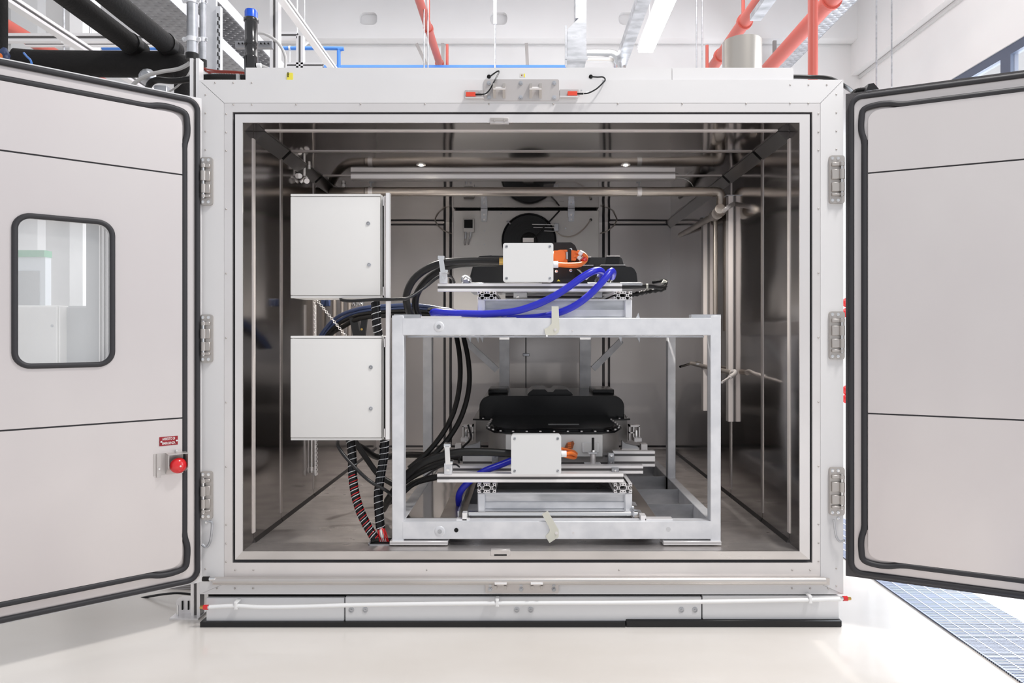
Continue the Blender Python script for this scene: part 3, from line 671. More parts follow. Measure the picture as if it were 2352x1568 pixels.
# labels on the head
def facing(px, py, d, rot=0):   # text plane facing the camera (text lies in xy, faces +z)
    return Matrix.Translation(P(px, py, d)) @ Matrix.Rotation(math.pi/2, 4, 'X') @ Matrix.Rotation(math.radians(rot), 4, 'Z')
lb = MB().prism(rrect(X(654, 3.2), X(668, 3.2), Z(180, 3.2), Z(162, 3.2), .004, 3), .027, .0295).build('yellow_tag', 'yellow', ch, 'yellow tag with small dark lettering')
text('enspo', .0125, 'dark', lb, facing(661, 171, 3.226, 90), sx=.8)
lb = MB().pb(1194, 169, 1202, 177, 3.229, .001).build('warning_mark', 'cream', ch); text('4', .014, 'brown', lb, facing(1198.5, 173, 3.2285))
MB().pb(1203, 169, 1206, 177, 3.229, .001).build('warning_mark', 'yellow', ch)
# ---------------- doors
def rr4(x0, x1, z0, z1, rbl, rbr, rtr, rtl, n=5):
    out = []
    for cx, cz, a0, r in ((x1, z1, 0, rtr), (x0, z1, 90, rtl), (x0, z0, 180, rbl), (x1, z0, 270, rbr)):
        sx = -1 if cx == x1 else 1; sz = -1 if cz == z1 else 1
        if r == 0: out.append((cx, cz)); continue
        for k in range(n+1):
            a = math.radians(a0+90*k/n); out.append((cx+sx*r+r*math.cos(a), cz+sz*r+r*math.sin(a)))
    return out
def door(side):
    if side < 0: hx, dx, dy, nx, ny, z0, z1 = -1.520, -.775, -.632, -.632, .775, .208, 2.473
    else: hx, dx, dy, nx, ny, z0, z1 = 1.499, .907, -.421, .421, .907, .237, 2.494
    def uz(px, py):
        k = (px-CX)/F; u = (D0*k-hx)/(dx-k*dy); return u, Z(py, D0+u*dy)
    T = Matrix(((dx, nx, 0, hx), (dy, ny, 0, 0), (0, 0, 1, 0), (0, 0, 0, 1)))
    W_ = 1.5
    hole = None
    if side < 0:
        u0, _ = uz(256, 670); u1, _ = uz(33, 670); wz1 = Z(494, D0+u1*dy); wz0 = Z(841, D0+u1*dy)
        hole = rrect(u0, u1, wz0, wz1, .055)
    L = MB(T)
    if side < 0:
        # three thick slabs; the middle one has the window opening
        L.prism([(0, z0), (W_, z0), (W_, z1), (0, z1)], 0, .07, inner=hole)
    else: L.box(0, W_, 0, .055, z0, z1)
    leaf = L.build('door_leaf', 'white' if side < 0 else 'foam', ch, 'left chamber door, swung open, with a window' if side < 0 else 'right chamber door, swung open, plain face')
    bz0, bz1 = z0+.012, z1-.012
    if side > 0: MB(T).prism(rrect(.028, W_-.03, z0+.03, z1-.03, .05), -.006, 0).build('face_border', 'doorsteel', leaf)
    else: MB(T).prism(rrect(.005, W_-.01, z0+.008, z1-.008, .04), -.003, 0, inner=hole).build('face_border', 'doorsteel', leaf)
    # face panels
    pu0 = .088 if side < 0 else .093; pz0, pz1 = z0+.098, z1-.098
    s1 = uz(422, 404)[1] if side < 0 else uz(1992, 400)[1]; s2 = uz(424, 958)[1] if side < 0 else uz(1992, 948)[1]
    gp = .0035; t0, t1 = -.022, -.003
    pu1 = W_-.09
    MB(T).prism(rr4(pu0, pu1, s1+gp, pz1, 0, 0, .05, .05), t0, t1).build('face_panel', 'doorsteel', leaf)
    mid = MB(T)
    mid.prism([(pu0, s2+gp), (pu1, s2+gp), (pu1, s1-gp), (pu0, s1-gp)], t0, t1, inner=hole); mid.build('face_panel', 'doorsteel', leaf)
    MB(T).prism(rr4(pu0, pu1, pz0, s2-gp, .05, .05, 0, 0), t0, t1).build('face_panel', 'doorsteel', leaf)
    for s in (s1, s2): MB(T).box(pu0, pu1, t0+.004, t1, s-gp, s+gp).build('joint_seal', 'gasket', leaf)
    # gaskets
    def loop(x0, x1, z0, z1, r, t, n=6): return [(a, t, b) for a, b in rrect(x0, x1, z0, z1, r, n)]
    go = .020 if side < 0 else .024
    MB(T).tube(loop(go, W_-go, z0+go, z1-go, .045, -.008), .0125, 10, 0, closed=True).build('outer_gasket', 'gasket', leaf)
    gi = .078; R_ = .05
    # inner gasket bulges outwards at the corners
    A, B, C, D_ = gi, W_-gi, z0+gi+.008, z1-gi-.008; e = .012
    pts = []
    def corner(cx, cz, sx, sz, flip):
        seq = [(cx, cz-sz*.30), (cx, cz-sz*.16), (cx+sx*e, cz-sz*.10), (cx+sx*e, cz-sz*.045), (cx+sx*e*.2, cz-sz*.002), (cx-sx*.045, cz+sz*e), (cx-sx*.10, cz+sz*e), (cx-sx*.16, cz), (cx-sx*.30, cz)]
        return seq[::-1] if flip else seq
    for cx, cz, sx, sz, fl in ((A, D_, -1, 1, False), (B, D_, 1, 1, True), (B, C, 1, -1, False), (A, C, -1, -1, True)):
        pts += corner(cx, cz, sx, sz, fl)
    MB(T).tube([(a, -.014, b) for a, b in pts], .0135, 10, 5, closed=True).build('inner_gasket', 'gasket', leaf)
    if side < 0:
        MB(T).tube([(a, -.024, b) for a, b in rrect(u0, u1, wz0, wz1, .055, 8)], .0115, 10, 0, closed=True).build('window_gasket', 'gasket', leaf)
        MB(T).prism(rrect(u0-.004, u1+.004, wz0-.004, wz1+.004, .055), .015, .02).build('window_glass', 'glass', leaf)
        MB(T).prism(rrect(u0-.004, u1+.004, wz0-.004, wz1+.004, .055), .055, .06).build('window_glass', 'glass', leaf)
        # emergency button and sign
        bu, bz = uz(402, 1064)
        Tm = T @ Matrix.Translation((bu, -.022, bz))
        em = thing('emergency_button', Tm @ Vector((0, 0, 0)), 'red emergency stop mushroom button in a bent metal guard on the left door', 'emergency button')
        def q(px, py): u, z = uz(px, py); return u-bu, z-bz
        # guard: back plate, side wings; local x = u, y = t, z
        x0, zt = q(423, 1034); x1, _ = q(350, 1034); zb_ = q(380, 1092)[1]
        MB(Tm).box(x0+.006, x1, -.003, 0, zb_+.008, zt).build('guard_plate', 'plate', em)
        MB(Tm).prism([(x1-.028, zt), (x1-.012, zt), (x1-.012, zb_), (x1-.028, zb_)], -.012, -.003).build('guard_flange', 'plate', em)
        MB(Tm).prism([(-.003, zt), (-.062, zt-.002), (-.062, zb_+.045), (-.003, zb_+.012)], x0+.080, x0+.083, 'yz').build('guard_wing', 'plate', em)
        MB(Tm).prism([(-.003, zt), (-.062, zt-.002), (-.062, zb_+.045), (-.003, zb_+.012)], x0, x0+.003, 'yz').build('guard_wing', 'plate', em)
        MB(Tm).box(x0, x0+.083, -.062, -.003, zt-.003, zt).build('guard_roof', 'plate', em)
        MB(Tm).lathe([(.02, 0), (.02, .02)], (.006, -.003, 0), (0, -1, 0), 18).build('collar', 'galvd', em)
        MB(Tm).lathe([(.012, .018), (.030, .030), (.0355, .038), (.0345, .048), (.028, .057), (.016, .063), (.0001, .065)], (.0, 0, 0), (0, -1, 0), 28).build('mushroom_cap', 'redcap', em)
        MB(Tm).lathe([(.004, .063), (.004, .067)], (-.004, 0, 0), (0, -1, 0), 10).build('centre_dot', 'steel', em)
        for xx, zz in ((x1-.02, -.01), (x0+.04, zt+.008)): MB(Tm).cyl((xx, 0, zz), (xx, -.02, zz), .004, seg=8).build('screw', 'shiny', em)
        (xa, za), (xb_, zb2) = uz(405.5, 999), uz(363.5, 1023)
        zm = (za+zb2)/2
        Ts = T @ Matrix.Translation(((xa+xb_)/2, -.0235, zm))
        sg = MB(T).box(xa, xb_, -.025, -.022, zb2, za, .0005).build('emergency_sign', 'redsign', None, 'dark red sign with white capitals above the emergency button', None, 'sign')
        # text plane: local +u runs leftwards in the view, so mirror it back
        Tt = T @ Matrix.Translation(((xa+xb_)/2, -.0256, zm)) @ Matrix(((-1, 0, 0, 0), (0, 0, -1, 0), (0, 1, 0, 0), (0, 0, 0, 1)))
        text('ARRESTO DI\nEMERGENZA', .0158, 'white2', sg, Tt, sx=.60)
        for xx in (xa+.006, xb_-.006): MB(T).cyl((xx, -.025, zm), (xx, -.034, zm), .0042, seg=8).build('screw', 'shiny', sg)
    return leaf
door(-1); door(1)
# door switches on the head of the frame
def sensor(px0, py0, px1, py1, bx0, bx1, holepx, cab, label):
    t = thing('door_switch', P((px0+px1)/2, (py0+py1)/2, 3.19), label, 'switch', 'red door switches')
    MB().pb(bx0, py0-4, bx1, py1+2, 3.195, .004, .0005).build('mounting_plate', 'plate', t)
    MB().pb(bx0, py1+1, bx1, py1+3, 3.17, .028).build('plate_lip', 'steel', t)
    MB().pb(px0, py0, px1, py1, 3.172, .022, .001).build('housing', 'sensor', t)
    for px in (px0+6, px1+9): bolt(MB(), P(px, py0-1, 3.195), .004).build('screw', 'shiny', t)
    MB().tube(cab, .0034, 8, 8).build('cable', 'plast', t)
    k = 1 if cab[0].x > X(px0, 3.17) else 0
    MB().cyl(P(px1 if 1 else 0, py1-4, 3.176), P(px1+14, py1-4, 3.176), .0045, seg=8).build('cable_boot', 'black', t)
    MB().cyl(P(px1+20, py1-5, 3.176), P(px1+27, py1-6, 3.176), .0055, seg=8).build('white_marker', 'hosew', t)
    MB().cyl(P(holepx, 176, 3.2285), P(holepx, 176, 3.2265), .0095, seg=18).build('cable_hole', 'dark', t)
sensor(1070, 211, 1092, 221, 1068, 1111, 1123, [P(1106, 217, 3.176), P(1117, 214, 3.17), P(1126, 204, 3.17), P(1136, 185, 3.175), P(1146, 166, 3.2), P(1142, 164, 3.21), P(1125, 176, 3.225)], 'red door switch left of the upper latch plate with a bent black cable')
sensor(1304, 209, 1326, 219, 1286, 1329, 1357, [P(1341, 215, 3.176), P(1353, 213, 3.17), P(1370, 204, 3.17), P(1385, 190, 3.18), P(1390, 183, 3.19), P(1385, 177, 3.2), P(1372, 177, 3.21), P(1358, 176, 3.225)], 'red door switch right of the upper latch plate, its cable looping to the right')
# white hose along the base
t = thing('drain_hose', P(1200, 1388, 3.17), 'white hose clipped along the base panels with red end caps', 'hose')
MB().tube([P(481, 1394, 3.17), P(540, 1391, 3.17), P(600, 1394, 3.17), P(690, 1393, 3.17), P(850, 1388.5, 3.17), P(1141, 1385, 3.17), P(1500, 1383, 3.17), P(1862, 1377, 3.17), P(1930, 1375, 3.17)], .0096, 12, 8).build('hose', 'hosew', t)
for a, b in ((473, 1394), (1941, 1374)):
    MB().cyl(P(a-5, b, 3.17), P(a+5, b, 3.17), .0115, seg=14).build('red_cap', 'redcap', t)
    s_ = -1 if a < 1000 else 1
    MB().cyl(P(a+5*s_, b, 3.17), P(a+13*s_, b, 3.17), .009, .007, seg=12).build('brass_end', 'brass', t); MB().cyl(P(a-5*s_, b, 3.17), P(a-12*s_, b, 3.17), .009, seg=12).build('ferrule', 'shiny', t)
for px, py in ((541, 1391), (1142, 1385), (1862, 1377)):
    MB().pb(px-4, py-9, px+4, py-5, 3.16, .04, .001).pb(px-4, py+5, px+4, py+9, 3.16, .04, .001).pb(px-3, py-7, px+3, py+7, 3.158, .004, .001).build('hose_clip', 'hosew', t)
# hoses at the chamber's right corner, top
mesh1('black_hose', MB().tube([P(1820, 176, 3.4), P(1860, 177, 3.4), P(1905, 180, 3.36), P(1940, 198, 3.34), P(1962, 214, 3.5)], .010, 10, 8), 'black', 'black hose arching from the chamber roof to the right door', 'hose')
t = thing('cable_boot', P(1990, 205, 3.25), 'black corrugated cable boot on the top hinge corner of the right door', 'boot')
MB().tube([P(1955, 222, 3.24), P(1965, 210, 3.24), P(1985, 206, 3.22), P(2008, 206, 3.2)], .011, 12, 8, rf=lambda i, m: 1+.12*(i % 2)).build('hose', 'black', t); MB().prism([(X(1985, 3.2), Z(212, 3.2)), (X(1990, 3.2), Z(196, 3.2)), (X(2002, 3.2), Z(194, 3.2)), (X(2014, 3.2), Z(208, 3.2))], Y(3.18), Y(3.22)).build('boot_shell', 'plast', t)
# ================================================================ inside the chamber
def pipe_lab(label): pass
# LED spots in the ceiling
for px, lab in ((967, 'left one of the two small lit spots in the chamber ceiling'), (1437, 'right one of the two small lit spots in the chamber ceiling')):
    dd = (IZ1-CH)*F/(CY-378); x = X(px, dd)
    t = thing('ceiling_spot', (x, Y(dd), IZ1-.004), lab, 'light', 'lit spots in the chamber ceiling')
    MB().lathe([(.028, 0), (.028, .003), (.018, .004)], (x, Y(dd), IZ1), (0, 0, -1), 20).build('bezel', 'steel', t)
    MB().lathe([(.012, 0), (.012, .002)], (x, Y(dd), IZ1-.0045), (0, 0, -1), 16).build('lens', 'led', t)
    l = bpy.data.lights.new('spot_light', 'SPOT'); l.energy = 90; l.spot_size = math.radians(150); l.shadow_soft_size = .02; l.color = (1, .95, .89); l.spot_blend = .6
    lo = bpy.data.objects.new('spot_light', l); COL.objects.link(lo); lo.location = (x, Y(dd), IZ1-.02)
# bar and pipe under the ceiling
x0, x1 = X(806, 4.20), X(1551, 4.20)
t = thing('ceiling_bar', ((x0+x1)/2, Y(4.22), IZ1-.04), 'long slotted metal bar fixed under the chamber ceiling', 'bar')
MB().box(x0, x1, Y(4.20), Y(4.26), IZ1-.037, IZ1).build('bar', 'alud', t)
MB().box(x0, x1, Y(4.196), Y(4.2), IZ1-.032, IZ1-.008).build('bar_lip', 'alu', t)
dp = 4.3; zp = Z(440, dp)
t = thing('steam_pipe', (X(1200, dp), Y(dp), zp), 'horizontal steel pipe under the chamber ceiling with elbows down the right wall', 'pipe')
MB().tube([P(735, 470, 5.2), P(745, 445, 5.0), P(762, 440, 4.6), P(790, 440, 4.35), P(840, 440, dp)], .027, 16, 6).cyl(P(840, 440, dp), P(1640, 440, dp), .0285, seg=20).build('pipe_run', 'pipe', t)
MB().tube([P(1636, 440, dp), P(1650, 442, dp), P(1656, 452, dp), P(1656, 470, dp), P(1656, 482, dp)], .0305, 16, 5).build('elbow', 'pipe', t)
MB().cyl(P(1656, 466, dp), P(1656, 490, dp), .025, seg=16).build('nipple', 'pipe', t)
MB().lathe([(.034, -.01), (.036, .03), (.030, .05), (.012, .055)], P(1655, 484, 4.2), (-.35, -1, 0.1), 20).build('tee_joint', 'pipe', t)
MB().cyl(P(1646, 492, 4.35), P(1563, 540, 5.7), .022, seg=12).build('branch_pipe', 'pipe', t)
MB().cyl(P(1648, 490, 4.28), P(1640, 496, 4.5), .036, seg=16).build('union_nut', 'pipe', t)
MB().cyl(P(1643, 500, 4.5), P(1643, 760, 4.5), .0155, seg=12).build('drop_pipe', 'pipe', t)
MB().tube([P(1662, 484, 4.15), P(1672, 476, 4.1), P(1685, 468, 4.2), P(1689, 462, 4.3)], .014, 10, 6).build('valve_lever', 'steel', t)
for px in (852, 1468):
    o = MB().cyl(P(px, 410, dp), P(px, 430, dp), .004, seg=8).pb(px-5, 415, px+5, 419, dp-.01, .02).build('pipe_hanger', 'galvd', t)
    MB().cyl(P(px-5, 440, dp), P(px+5, 440, dp), .0305, seg=18).build('pipe_clamp', 'steel', o)
mesh1('thin_cable', MB().tube([P(1551, 408, 4.25), P(1570, 410, 4.3), P(1585, 418, 4.3), P(1592, 428, 4.35)], .0025, 6, 6), 'cable', 'thin cable curving from the end of the ceiling bar behind the pipe', 'cable')
# valve pipe hanging at upper left
dv = 4.0
t = thing('hanging_valve', P(700, 390, dv), 'small steel pipe with a valve hanging from the chamber ceiling at the left', 'valve')
MB().cyl(P(699, 340, dv), P(699, 378, dv), .0135, seg=12).cyl(P(699, 376, dv), P(699, 381, dv), .018, seg=14).cyl(P(699, 380, dv), P(699, 404, dv), .0085, seg=10).build('pipe_drop', 'steel', t)
MB().cyl(P(710, 362, dv), P(710, 388, dv), .0085, seg=10).build('side_bulb', 'steel', t)
MB().cyl(P(688, 404, dv-.02), P(688, 404, dv+.01), .0155, seg=14).cyl(P(690, 418, dv), P(706, 406, dv), .011, seg=10).lathe([(.016, 0), (.016, .02)], P(702, 414, dv), (.5, -.6, -.3), 12).build('valve_body', 'steel', t)
mesh1('overflow_pipe', MB().cyl(P(789, 384, 4.5), P(789, 428, 4.5), .0115, seg=12).cyl(P(789, 424, 4.5), P(789, 429, 4.5), .016, seg=12), 'steel', 'short steel stub pipe above the upper cabinet', 'pipe')
# vertical channels on the right wall
for px, pb2, y0, y1, lab in ((1679.5, 4.30, 450, 968, 'nearer vertical channel bar on the right inner wall'), (1621, 5.05, 500, 943, 'farther vertical channel bar on the right inner wall')):
    dd = IX1*F/(px+7-CX) if px > 1650 else IX1*F/(px+6-CX); w_ = .036
    t = thing('wall_channel', (IX1-w_/2, Y(dd), Z(y1, dd)), lab, 'channel', 'vertical channels on the right inner wall')
    MB().box(IX1-w_, IX1-.001, Y(dd), Y(dd)+.05, Z(y1, dd), Z(y0, dd)).build('channel', 'alud', t)
    MB().box(IX1-w_, IX1-.01, Y(dd)-.003, Y(dd), Z(y1, dd), Z(y0, dd)).build('channel_face', 'batten', t)
    MB().box(IX1-w_-.012, IX1-.001, Y(dd)-.01, Y(dd)+.05, Z(y0, dd), Z(y0, dd)+.006).build('end_plate', 'galvd', t)
# rod with grips near the right wall
t = thing('grab_rod', P(1620, 845, 4.6), 'dark rod with bright metal grips projecting from the right inner wall', 'rod')
MB().cyl(P(1588, 834, 5.2), P(1680, 856, 4.1), .0155, seg=12).build('rod', 'pipe', t)
MB().tube([P(1678, 855, 4.12), P(1688, 853, 4.05), P(1688, 858, 4.0), P(1676, 866, 3.95)], .013, 10, 5).cyl(P(1676, 866, 3.95), P(1658, 878, 3.86), .007, seg=8).build('bright_end', 'steel', t)
MB().cyl(P(1590, 834, 5.2), P(1562, 842, 5.1), .009, seg=8).build('far_end', 'shiny', t)
MB().box(X(1600, 4.9), IX1-.002, Y(4.9), Y(4.92), Z(838, 4.9), Z(833, 4.9)).build('wall_arm', 'galvd', t)
# air cooler on the back wall
df = 5.4; fx0, fx1 = X(1041, df), X(1376, df)
fan = thing('air_cooler', ((fx0+fx1)/2, Y(df), Z(760, df)), 'pale air cooler unit with a black round fan on the back wall of the chamber', 'air cooler')
MB().box(fx0, fx1, Y(df), YB-.03, Z(730, df), IZ1-.012, .003).build('housing', 'fanpanel', fan)
MB().box(fx0+.02, fx1-.02, Y(df)+.02, YB-.04, IZ1-.012, IZ1-.001).build('top_gap', 'dark', fan)
fc = P(1215, 553, df-.004); R_ = 63*df/F
MB().lathe([(R_*1.0, 0), (R_, .018), (R_*.96, .024), (R_*.94, .018), (R_*.93, .004), (.0001, .003)], fc, (0, -1, 0), 40).build('fan_ring', 'plast', fan)
gr = MB()
for k in range(2, 9): gr.tube([fc+Vector((R_*.105*k*math.cos(a), -.03, R_*.105*k*math.sin(a))) for a in [2*math.pi*j/28 for j in range(28)]], .0016, 4, 0, closed=True)
gr.build('fan_grille', 'black', fan, None, 'stuff')
MB().lathe([(R_*.3, 0), (R_*.3, .02), (R_*.26, .026)], fc, (0, -1, 0), 24).build('fan_motor', 'black', fan)
MB().pb(1201, 546, 1226, 556, df-.045, .003).build('motor_label', 'batten', fan)
for ax in (1165, 1262):
    MB().bar(P(ax, 508, df-.01), P(ax+(8 if ax < 1200 else -6), 514, df-.02), .02, .012).build('fan_lug', 'galvd', fan)
for px in (1112, 1312):
    o = MB().prism([(X(px-8, df), IZ1-.002), (X(px+8, df), IZ1-.002), (X(px+6, df), Z(509, df)), (X(px-6, df), Z(509, df))], Y(df)-.012, Y(df)).build('suspension_bracket', 'galvd', fan)
    for py in (493, 504): bolt(MB(), P(px, py, df-.012), .008).build('bolt', 'steel', o)
o = MB().pb(1064, 501, 1089, 532, df-.05, .05, .004).build('terminal_box', 'fanpanel', fan)
MB().pb(1066, 504, 1085.5, 523.5, df-.053, .004).build('switch_window', 'dark', o)
MB().cyl(P(1070, 532, df-.03), P(1069, 548, df-.03), .009, seg=10).cyl(P(1082, 532, df-.03), P(1079, 548, df-.03), .008, seg=10).build('cable_glands', 'galvd', o)
MB().tube([P(1069, 548, df-.03), P(1067, 557, df-.02), P(1068, 562, df-.005)], .007, 8, 5).tube([P(1079, 548, df-.03), P(1076, 557, df-.02), P(1076, 561, df-.005)], .006, 8, 5).build('gland_cables', 'alud', o)
MB().pb(1252, 496, 1296, 640, df-.006, .006).build('access_panel', 'fanpanel', fan)
for px, py in ((1151, 490), (1113, 530), (1113, 561), (1299, 524), (1313, 530)): bolt(MB(), P(px, py, df), .006).build('screw', 'galvd', fan)
MB().tube([P(1357, 505, df-.01), P(1340, 526, df-.03), P(1318, 541, df-.04), P(1298, 543, df-.04), P(1280, 535, df-.04), P(1275, 524, df-.04)], .005, 8, 6).build('sensor_cable', 'pipe', fan)
MB().lathe([(.011, 0), (.011, .01)], P(1357, 505, df), (0, -1, 0), 12).build('cable_entry', 'plast', fan)
MB().cyl(P(1285, 484, df-.03), P(1228, 545, df-.06), .006, seg=8).build('support_rod', 'plast', fan)
for yy, a in ((515, 1222), (522, 1225), (530, 1250)): MB().cyl(P(a, yy, df-.05), P(1276, yy+1, df-.05), .0028, seg=6).build('sensor_probe', 'steel', fan)
MB().pb(1272, 512, 1284, 530, df-.05, .05, .004).build('sensor_block', 'galvd', fan)
for sgn, lab in ((-1, 'thin cable loop on the back wall left of the air cooler'), (1, 'thin cable loop on the back wall right of the air cooler')):
    c = 1208; f = lambda px: c+sgn*(px-c)
    mesh1('wall_cable', MB().tube([P(f(1378), 463, 5.9), P(f(1400), 465, 5.9), P(f(1414), 478, 5.88), P(f(1418), 495, 5.88), P(f(1412), 515, 5.88), P(f(1395), 530, 5.88), P(f(1378), 536, 5.9)], .006, 8, 8), 'pipe', lab, 'cable', 'cable loops beside the air cooler')
# chain, conduits and small parts behind the cabinets at the left
def chain(pts, label, n):
    mb = MB(); a, b = Vector(pts[0]), Vector(pts[1]); t = (b-a).normalized(); L = (b-a).length/n
    s1 = t.cross(Vector((0, 1, 0))).normalized(); s2 = t.cross(s1).normalized()
    for k in range(n):
        c = a+t*L*(k+.5); s = s1 if k % 2 else s2
        mb.tube([c+t*L*.62*math.cos(q)+s*.006*math.sin(q) for q in [2*math.pi*j/10 for j in range(10)]], .0015, 5, 0, closed=True)
    return mesh1('chain', mb, 'steel', label, 'chain')
chain((P(723, 686, 3.55), P(727, 1090, 3.55)), 'thin steel chain hanging straight down beside the cabinets', 84)
chain((P(727, 688, 3.5), P(794, 771, 3.5)), 'thin steel chain slanting across the gap between the cabinets', 22)
for i, (px, ya, yb) in enumerate(((716, 1010, 1085), (724, 700, 1092))):
    t = MB().cyl(P(px, ya, 4.2), P(px, yb, 4.2), .007, seg=10).cyl(P(px, yb-12, 4.2), P(px, yb-4, 4.2), .011, seg=10)
    mesh1('sensor_tube', t, 'steel', ['shorter thin steel tube hanging at the left wall below the lower cabinet', 'longer thin steel tube hanging at the left wall behind the chain'][i], 'tube')
for i, px in enumerate((742, 768, 786, 803)):
    mesh1('riser_pipe', MB().cyl(P(px, 640, 4.6), P(px, 1000, 4.6), .012+.003*(i % 2), seg=10), 'pipe', ['leftmost', 'second', 'third', 'rightmost'][i]+' of the four dull pipes behind the gap between the cabinets', 'pipe', 'dull pipes behind the cabinets')
t = thing('plug_pair', P(825, 745, 3.75), 'black plug connectors with a red cap in the gap between the cabinets', 'plug')
MB().bar(P(813, 728, 3.75), P(822, 772, 3.75), .05, .04).build('plug_body', 'plast', t); MB().bar(P(838, 728, 3.72), P(832, 772, 3.72), .03, .03).build('plug_body', 'plast', t)
MB().cyl(P(837, 727, 3.71), P(837, 733, 3.71), .011, seg=12).build('red_cap', 'redcap', t)
MB().lathe([(.006, 0), (.006, .004), (.003, .004)], P(831, 756, 3.70), (0, -1, 0), 12).build('brass_ring', 'brass', t)
t = thing('blue_connector', P(748, 693, 4.0), 'blue plastic connectors just below the upper cabinet', 'connector')
for px in (742, 752): MB().pb(px-5, 686, px+4, 703, 4.0, .03, .003).build('body', 'bluedk', t)
t = thing('coiled_tube', P(822, 697, 3.9), 'bright coiled metal tube below the upper cabinet', 'tube')
MB().tube([P(808+k*2.2, 699+6*math.sin(k*1.9)-k*.3, 3.9+.01*math.cos(k*1.9)) for k in range(14)], .0035, 6, 4).build('coil', 'shiny', t)
for i, (o_, m_, r_) in enumerate(((0, 'bluedk', .010), (7, 'bluedk', .0075), (13, 'black', .010), (22, 'black', .013))):
    lab = ['topmost blue-grey tube arching behind the gap between the cabinets', 'second blue-grey tube arching just under the topmost one', 'thin black tube arching under the blue-grey ones', 'thick black tube lowest in the arch between the cabinets'][i]
    mesh1('arched_tube', MB().tube([P(728+o_, 800, 3.9), P(738+o_, 768, 3.85), P(775+o_*.6, 728+o_, 3.8), P(830, 708+o_, 3.7), P(900, 702+o_, 3.65), P(960, 701+o_, 3.6), P(1030, 712+o_*.8, 3.55), P(1060, 724+o_*.5, 3.55)], r_, 10, 8), m_, lab, 'tube', 'tubes arching behind the cabinets')
# ---------------------------------------------------------------- enclosures
def cabinet(px0, px1, py0, py1, d, locks, label, side):
    t = thing('control_cabinet', P((px0+px1)/2, py1, d), label, 'cabinet', None)
    MB().box(X(px0, d)+.002, X(px1+3, d), Y(d)+.024, Y(d)+.20, Z(py1, d), Z(py0, d), .004).build('body', 'cab', t)
    MB().box(X(px0, d), X(px1, d), Y(d)+.004, Y(d)+.024, Z(py0+5, d), Z(py0, d)).build('rain_lip', 'cab', t)
    o = MB().box(X(px0, d), X(px1, d), Y(d), Y(d)+.022, Z(py1-6, d), Z(py0+6.5, d), .004, 2).build('door', 'cab', t)
    for lx, ly in locks:
        l = MB().lathe([(.0095, 0), (.0095, .003), (.0075, .004), (.0062, .0008), (.0001, .0008)], P(lx, ly, d), (0, -1, 0), 20).build('lock', 'galvd', o)
        MB().lathe([(.0035, .001), (.003, .003)], P(lx, ly, d), (0, -1, 0), 3).build('lock_key', 'steel', l)
    MB().box(X(px0, d), X(px1, d), Y(d)+.006, Y(d)+.022, Z(py1, d), Z(py1-5, d)).build('bottom_lip', 'cab', t)
    hx = X(px1+9, d)
    h = MB().cyl((hx, Y(d)+.02, Z(py1-4, d)), (hx, Y(d)+.02, Z(py0+4, d)), .0055, seg=10).build('hinge', 'steel', t)
    MB().box(hx-.004, hx+.012, Y(d)+.024, Y(d)+.03, Z(py1, d), Z(py0+2, d)).build('hinge_leaf', 'galvd', h)
    MB().box(hx-.018, hx-.004, Y(d)+.03, Y(d)+.05, Z(py1-2, d), Z(py0+4, d)).build('hinge_gap', 'dark', h)
    for yy in (py0+6, py1-26): MB().box(hx-.009, hx-.003, Y(d)+.012, Y(d)+.02, Z(yy+20, d), Z(yy, d)).build('hinge_tab', 'steel', h)
    return t
cabinet(667, 873, 445, 684, 3.30, ((846, 513), (848, 608)), 'upper grey enclosure with two round locks, left of the battery rack', 1)
cabinet(667, 876, 771, 1011, 3.30, ((852, 843), (852, 938)), 'lower grey enclosure with two round locks, left of the battery rack', 1)
# ---------------------------------------------------------------- rack
dr = 3.28; ft = .06
rack = thing('battery_rack', (X(1278, dr), Y(dr), IZ0), 'welded galvanised steel rack with two shelves inside the chamber', 'rack')
def zz(y): return Z(y, dr)
rx0, rx1 = X(900, dr), X(1656, dr); RY1 = Y(5.3)
for a, b in ((rx0, rx0+.057), (rx1-.05, rx1)):
    MB().box(a, b, Y(dr), Y(dr)+ft, IZ0+.014, zz(724), .003).build('post', 'galv', rack)
    MB().box(a, b, Y(4.27), Y(4.33), IZ0+.014, zz(774), .003).build('post', 'galv', rack)
MB().box(rx0+.05, rx1-.045, Y(dr)-.001, Y(dr)+ft, zz(770), zz(730), .003).build('front_beam', 'galv', rack)
MB().box(rx0+.05, rx1-.045, Y(dr)-.001, Y(dr)+ft, zz(1238), zz(1197), .003).build('front_beam', 'galv', rack)
for a, b in ((rx0, rx0+.057), (rx1-.05, rx1)):
    for za, zb_ in ((770, 730), (1238, 1197)): MB().box(a, b, Y(dr)+ft, RY1, zz(za), zz(zb_), .003).build('side_beam', 'galv', rack)
for za, zb_ in ((770, 730), (1238, 1197)): MB().box(rx0, rx1, RY1-.06, RY1, zz(za), zz(zb_)).build('rear_beam', 'galv', rack)
for pa, pb_ in ((1147, 1170), (1332, 1357)):
    MB().pb(pa, 700, pb_, 1075, 5.24, .06).build('rear_post', 'galv', rack)
MB().bar(P(1068, 782, 5.22), P(1142, 850, 5.22), .045, .04, Vector((0, 1, 0))).build('brace', 'galv', rack)
MB().bar(P(1427, 782, 5.22), P(1362, 847, 5.22), .045, .04, Vector((0, 1, 0))).build('brace', 'galv', rack)
for a, b in ((905, 965), (1588, 1656)): MB().pb(a, 722, b, 731, dr+.004, .05).build('corner_pad', 'galvd', rack)
MB().pb(966, 726, 1058, 731, dr+.01, .06).build('guide_plate', 'steel', rack)
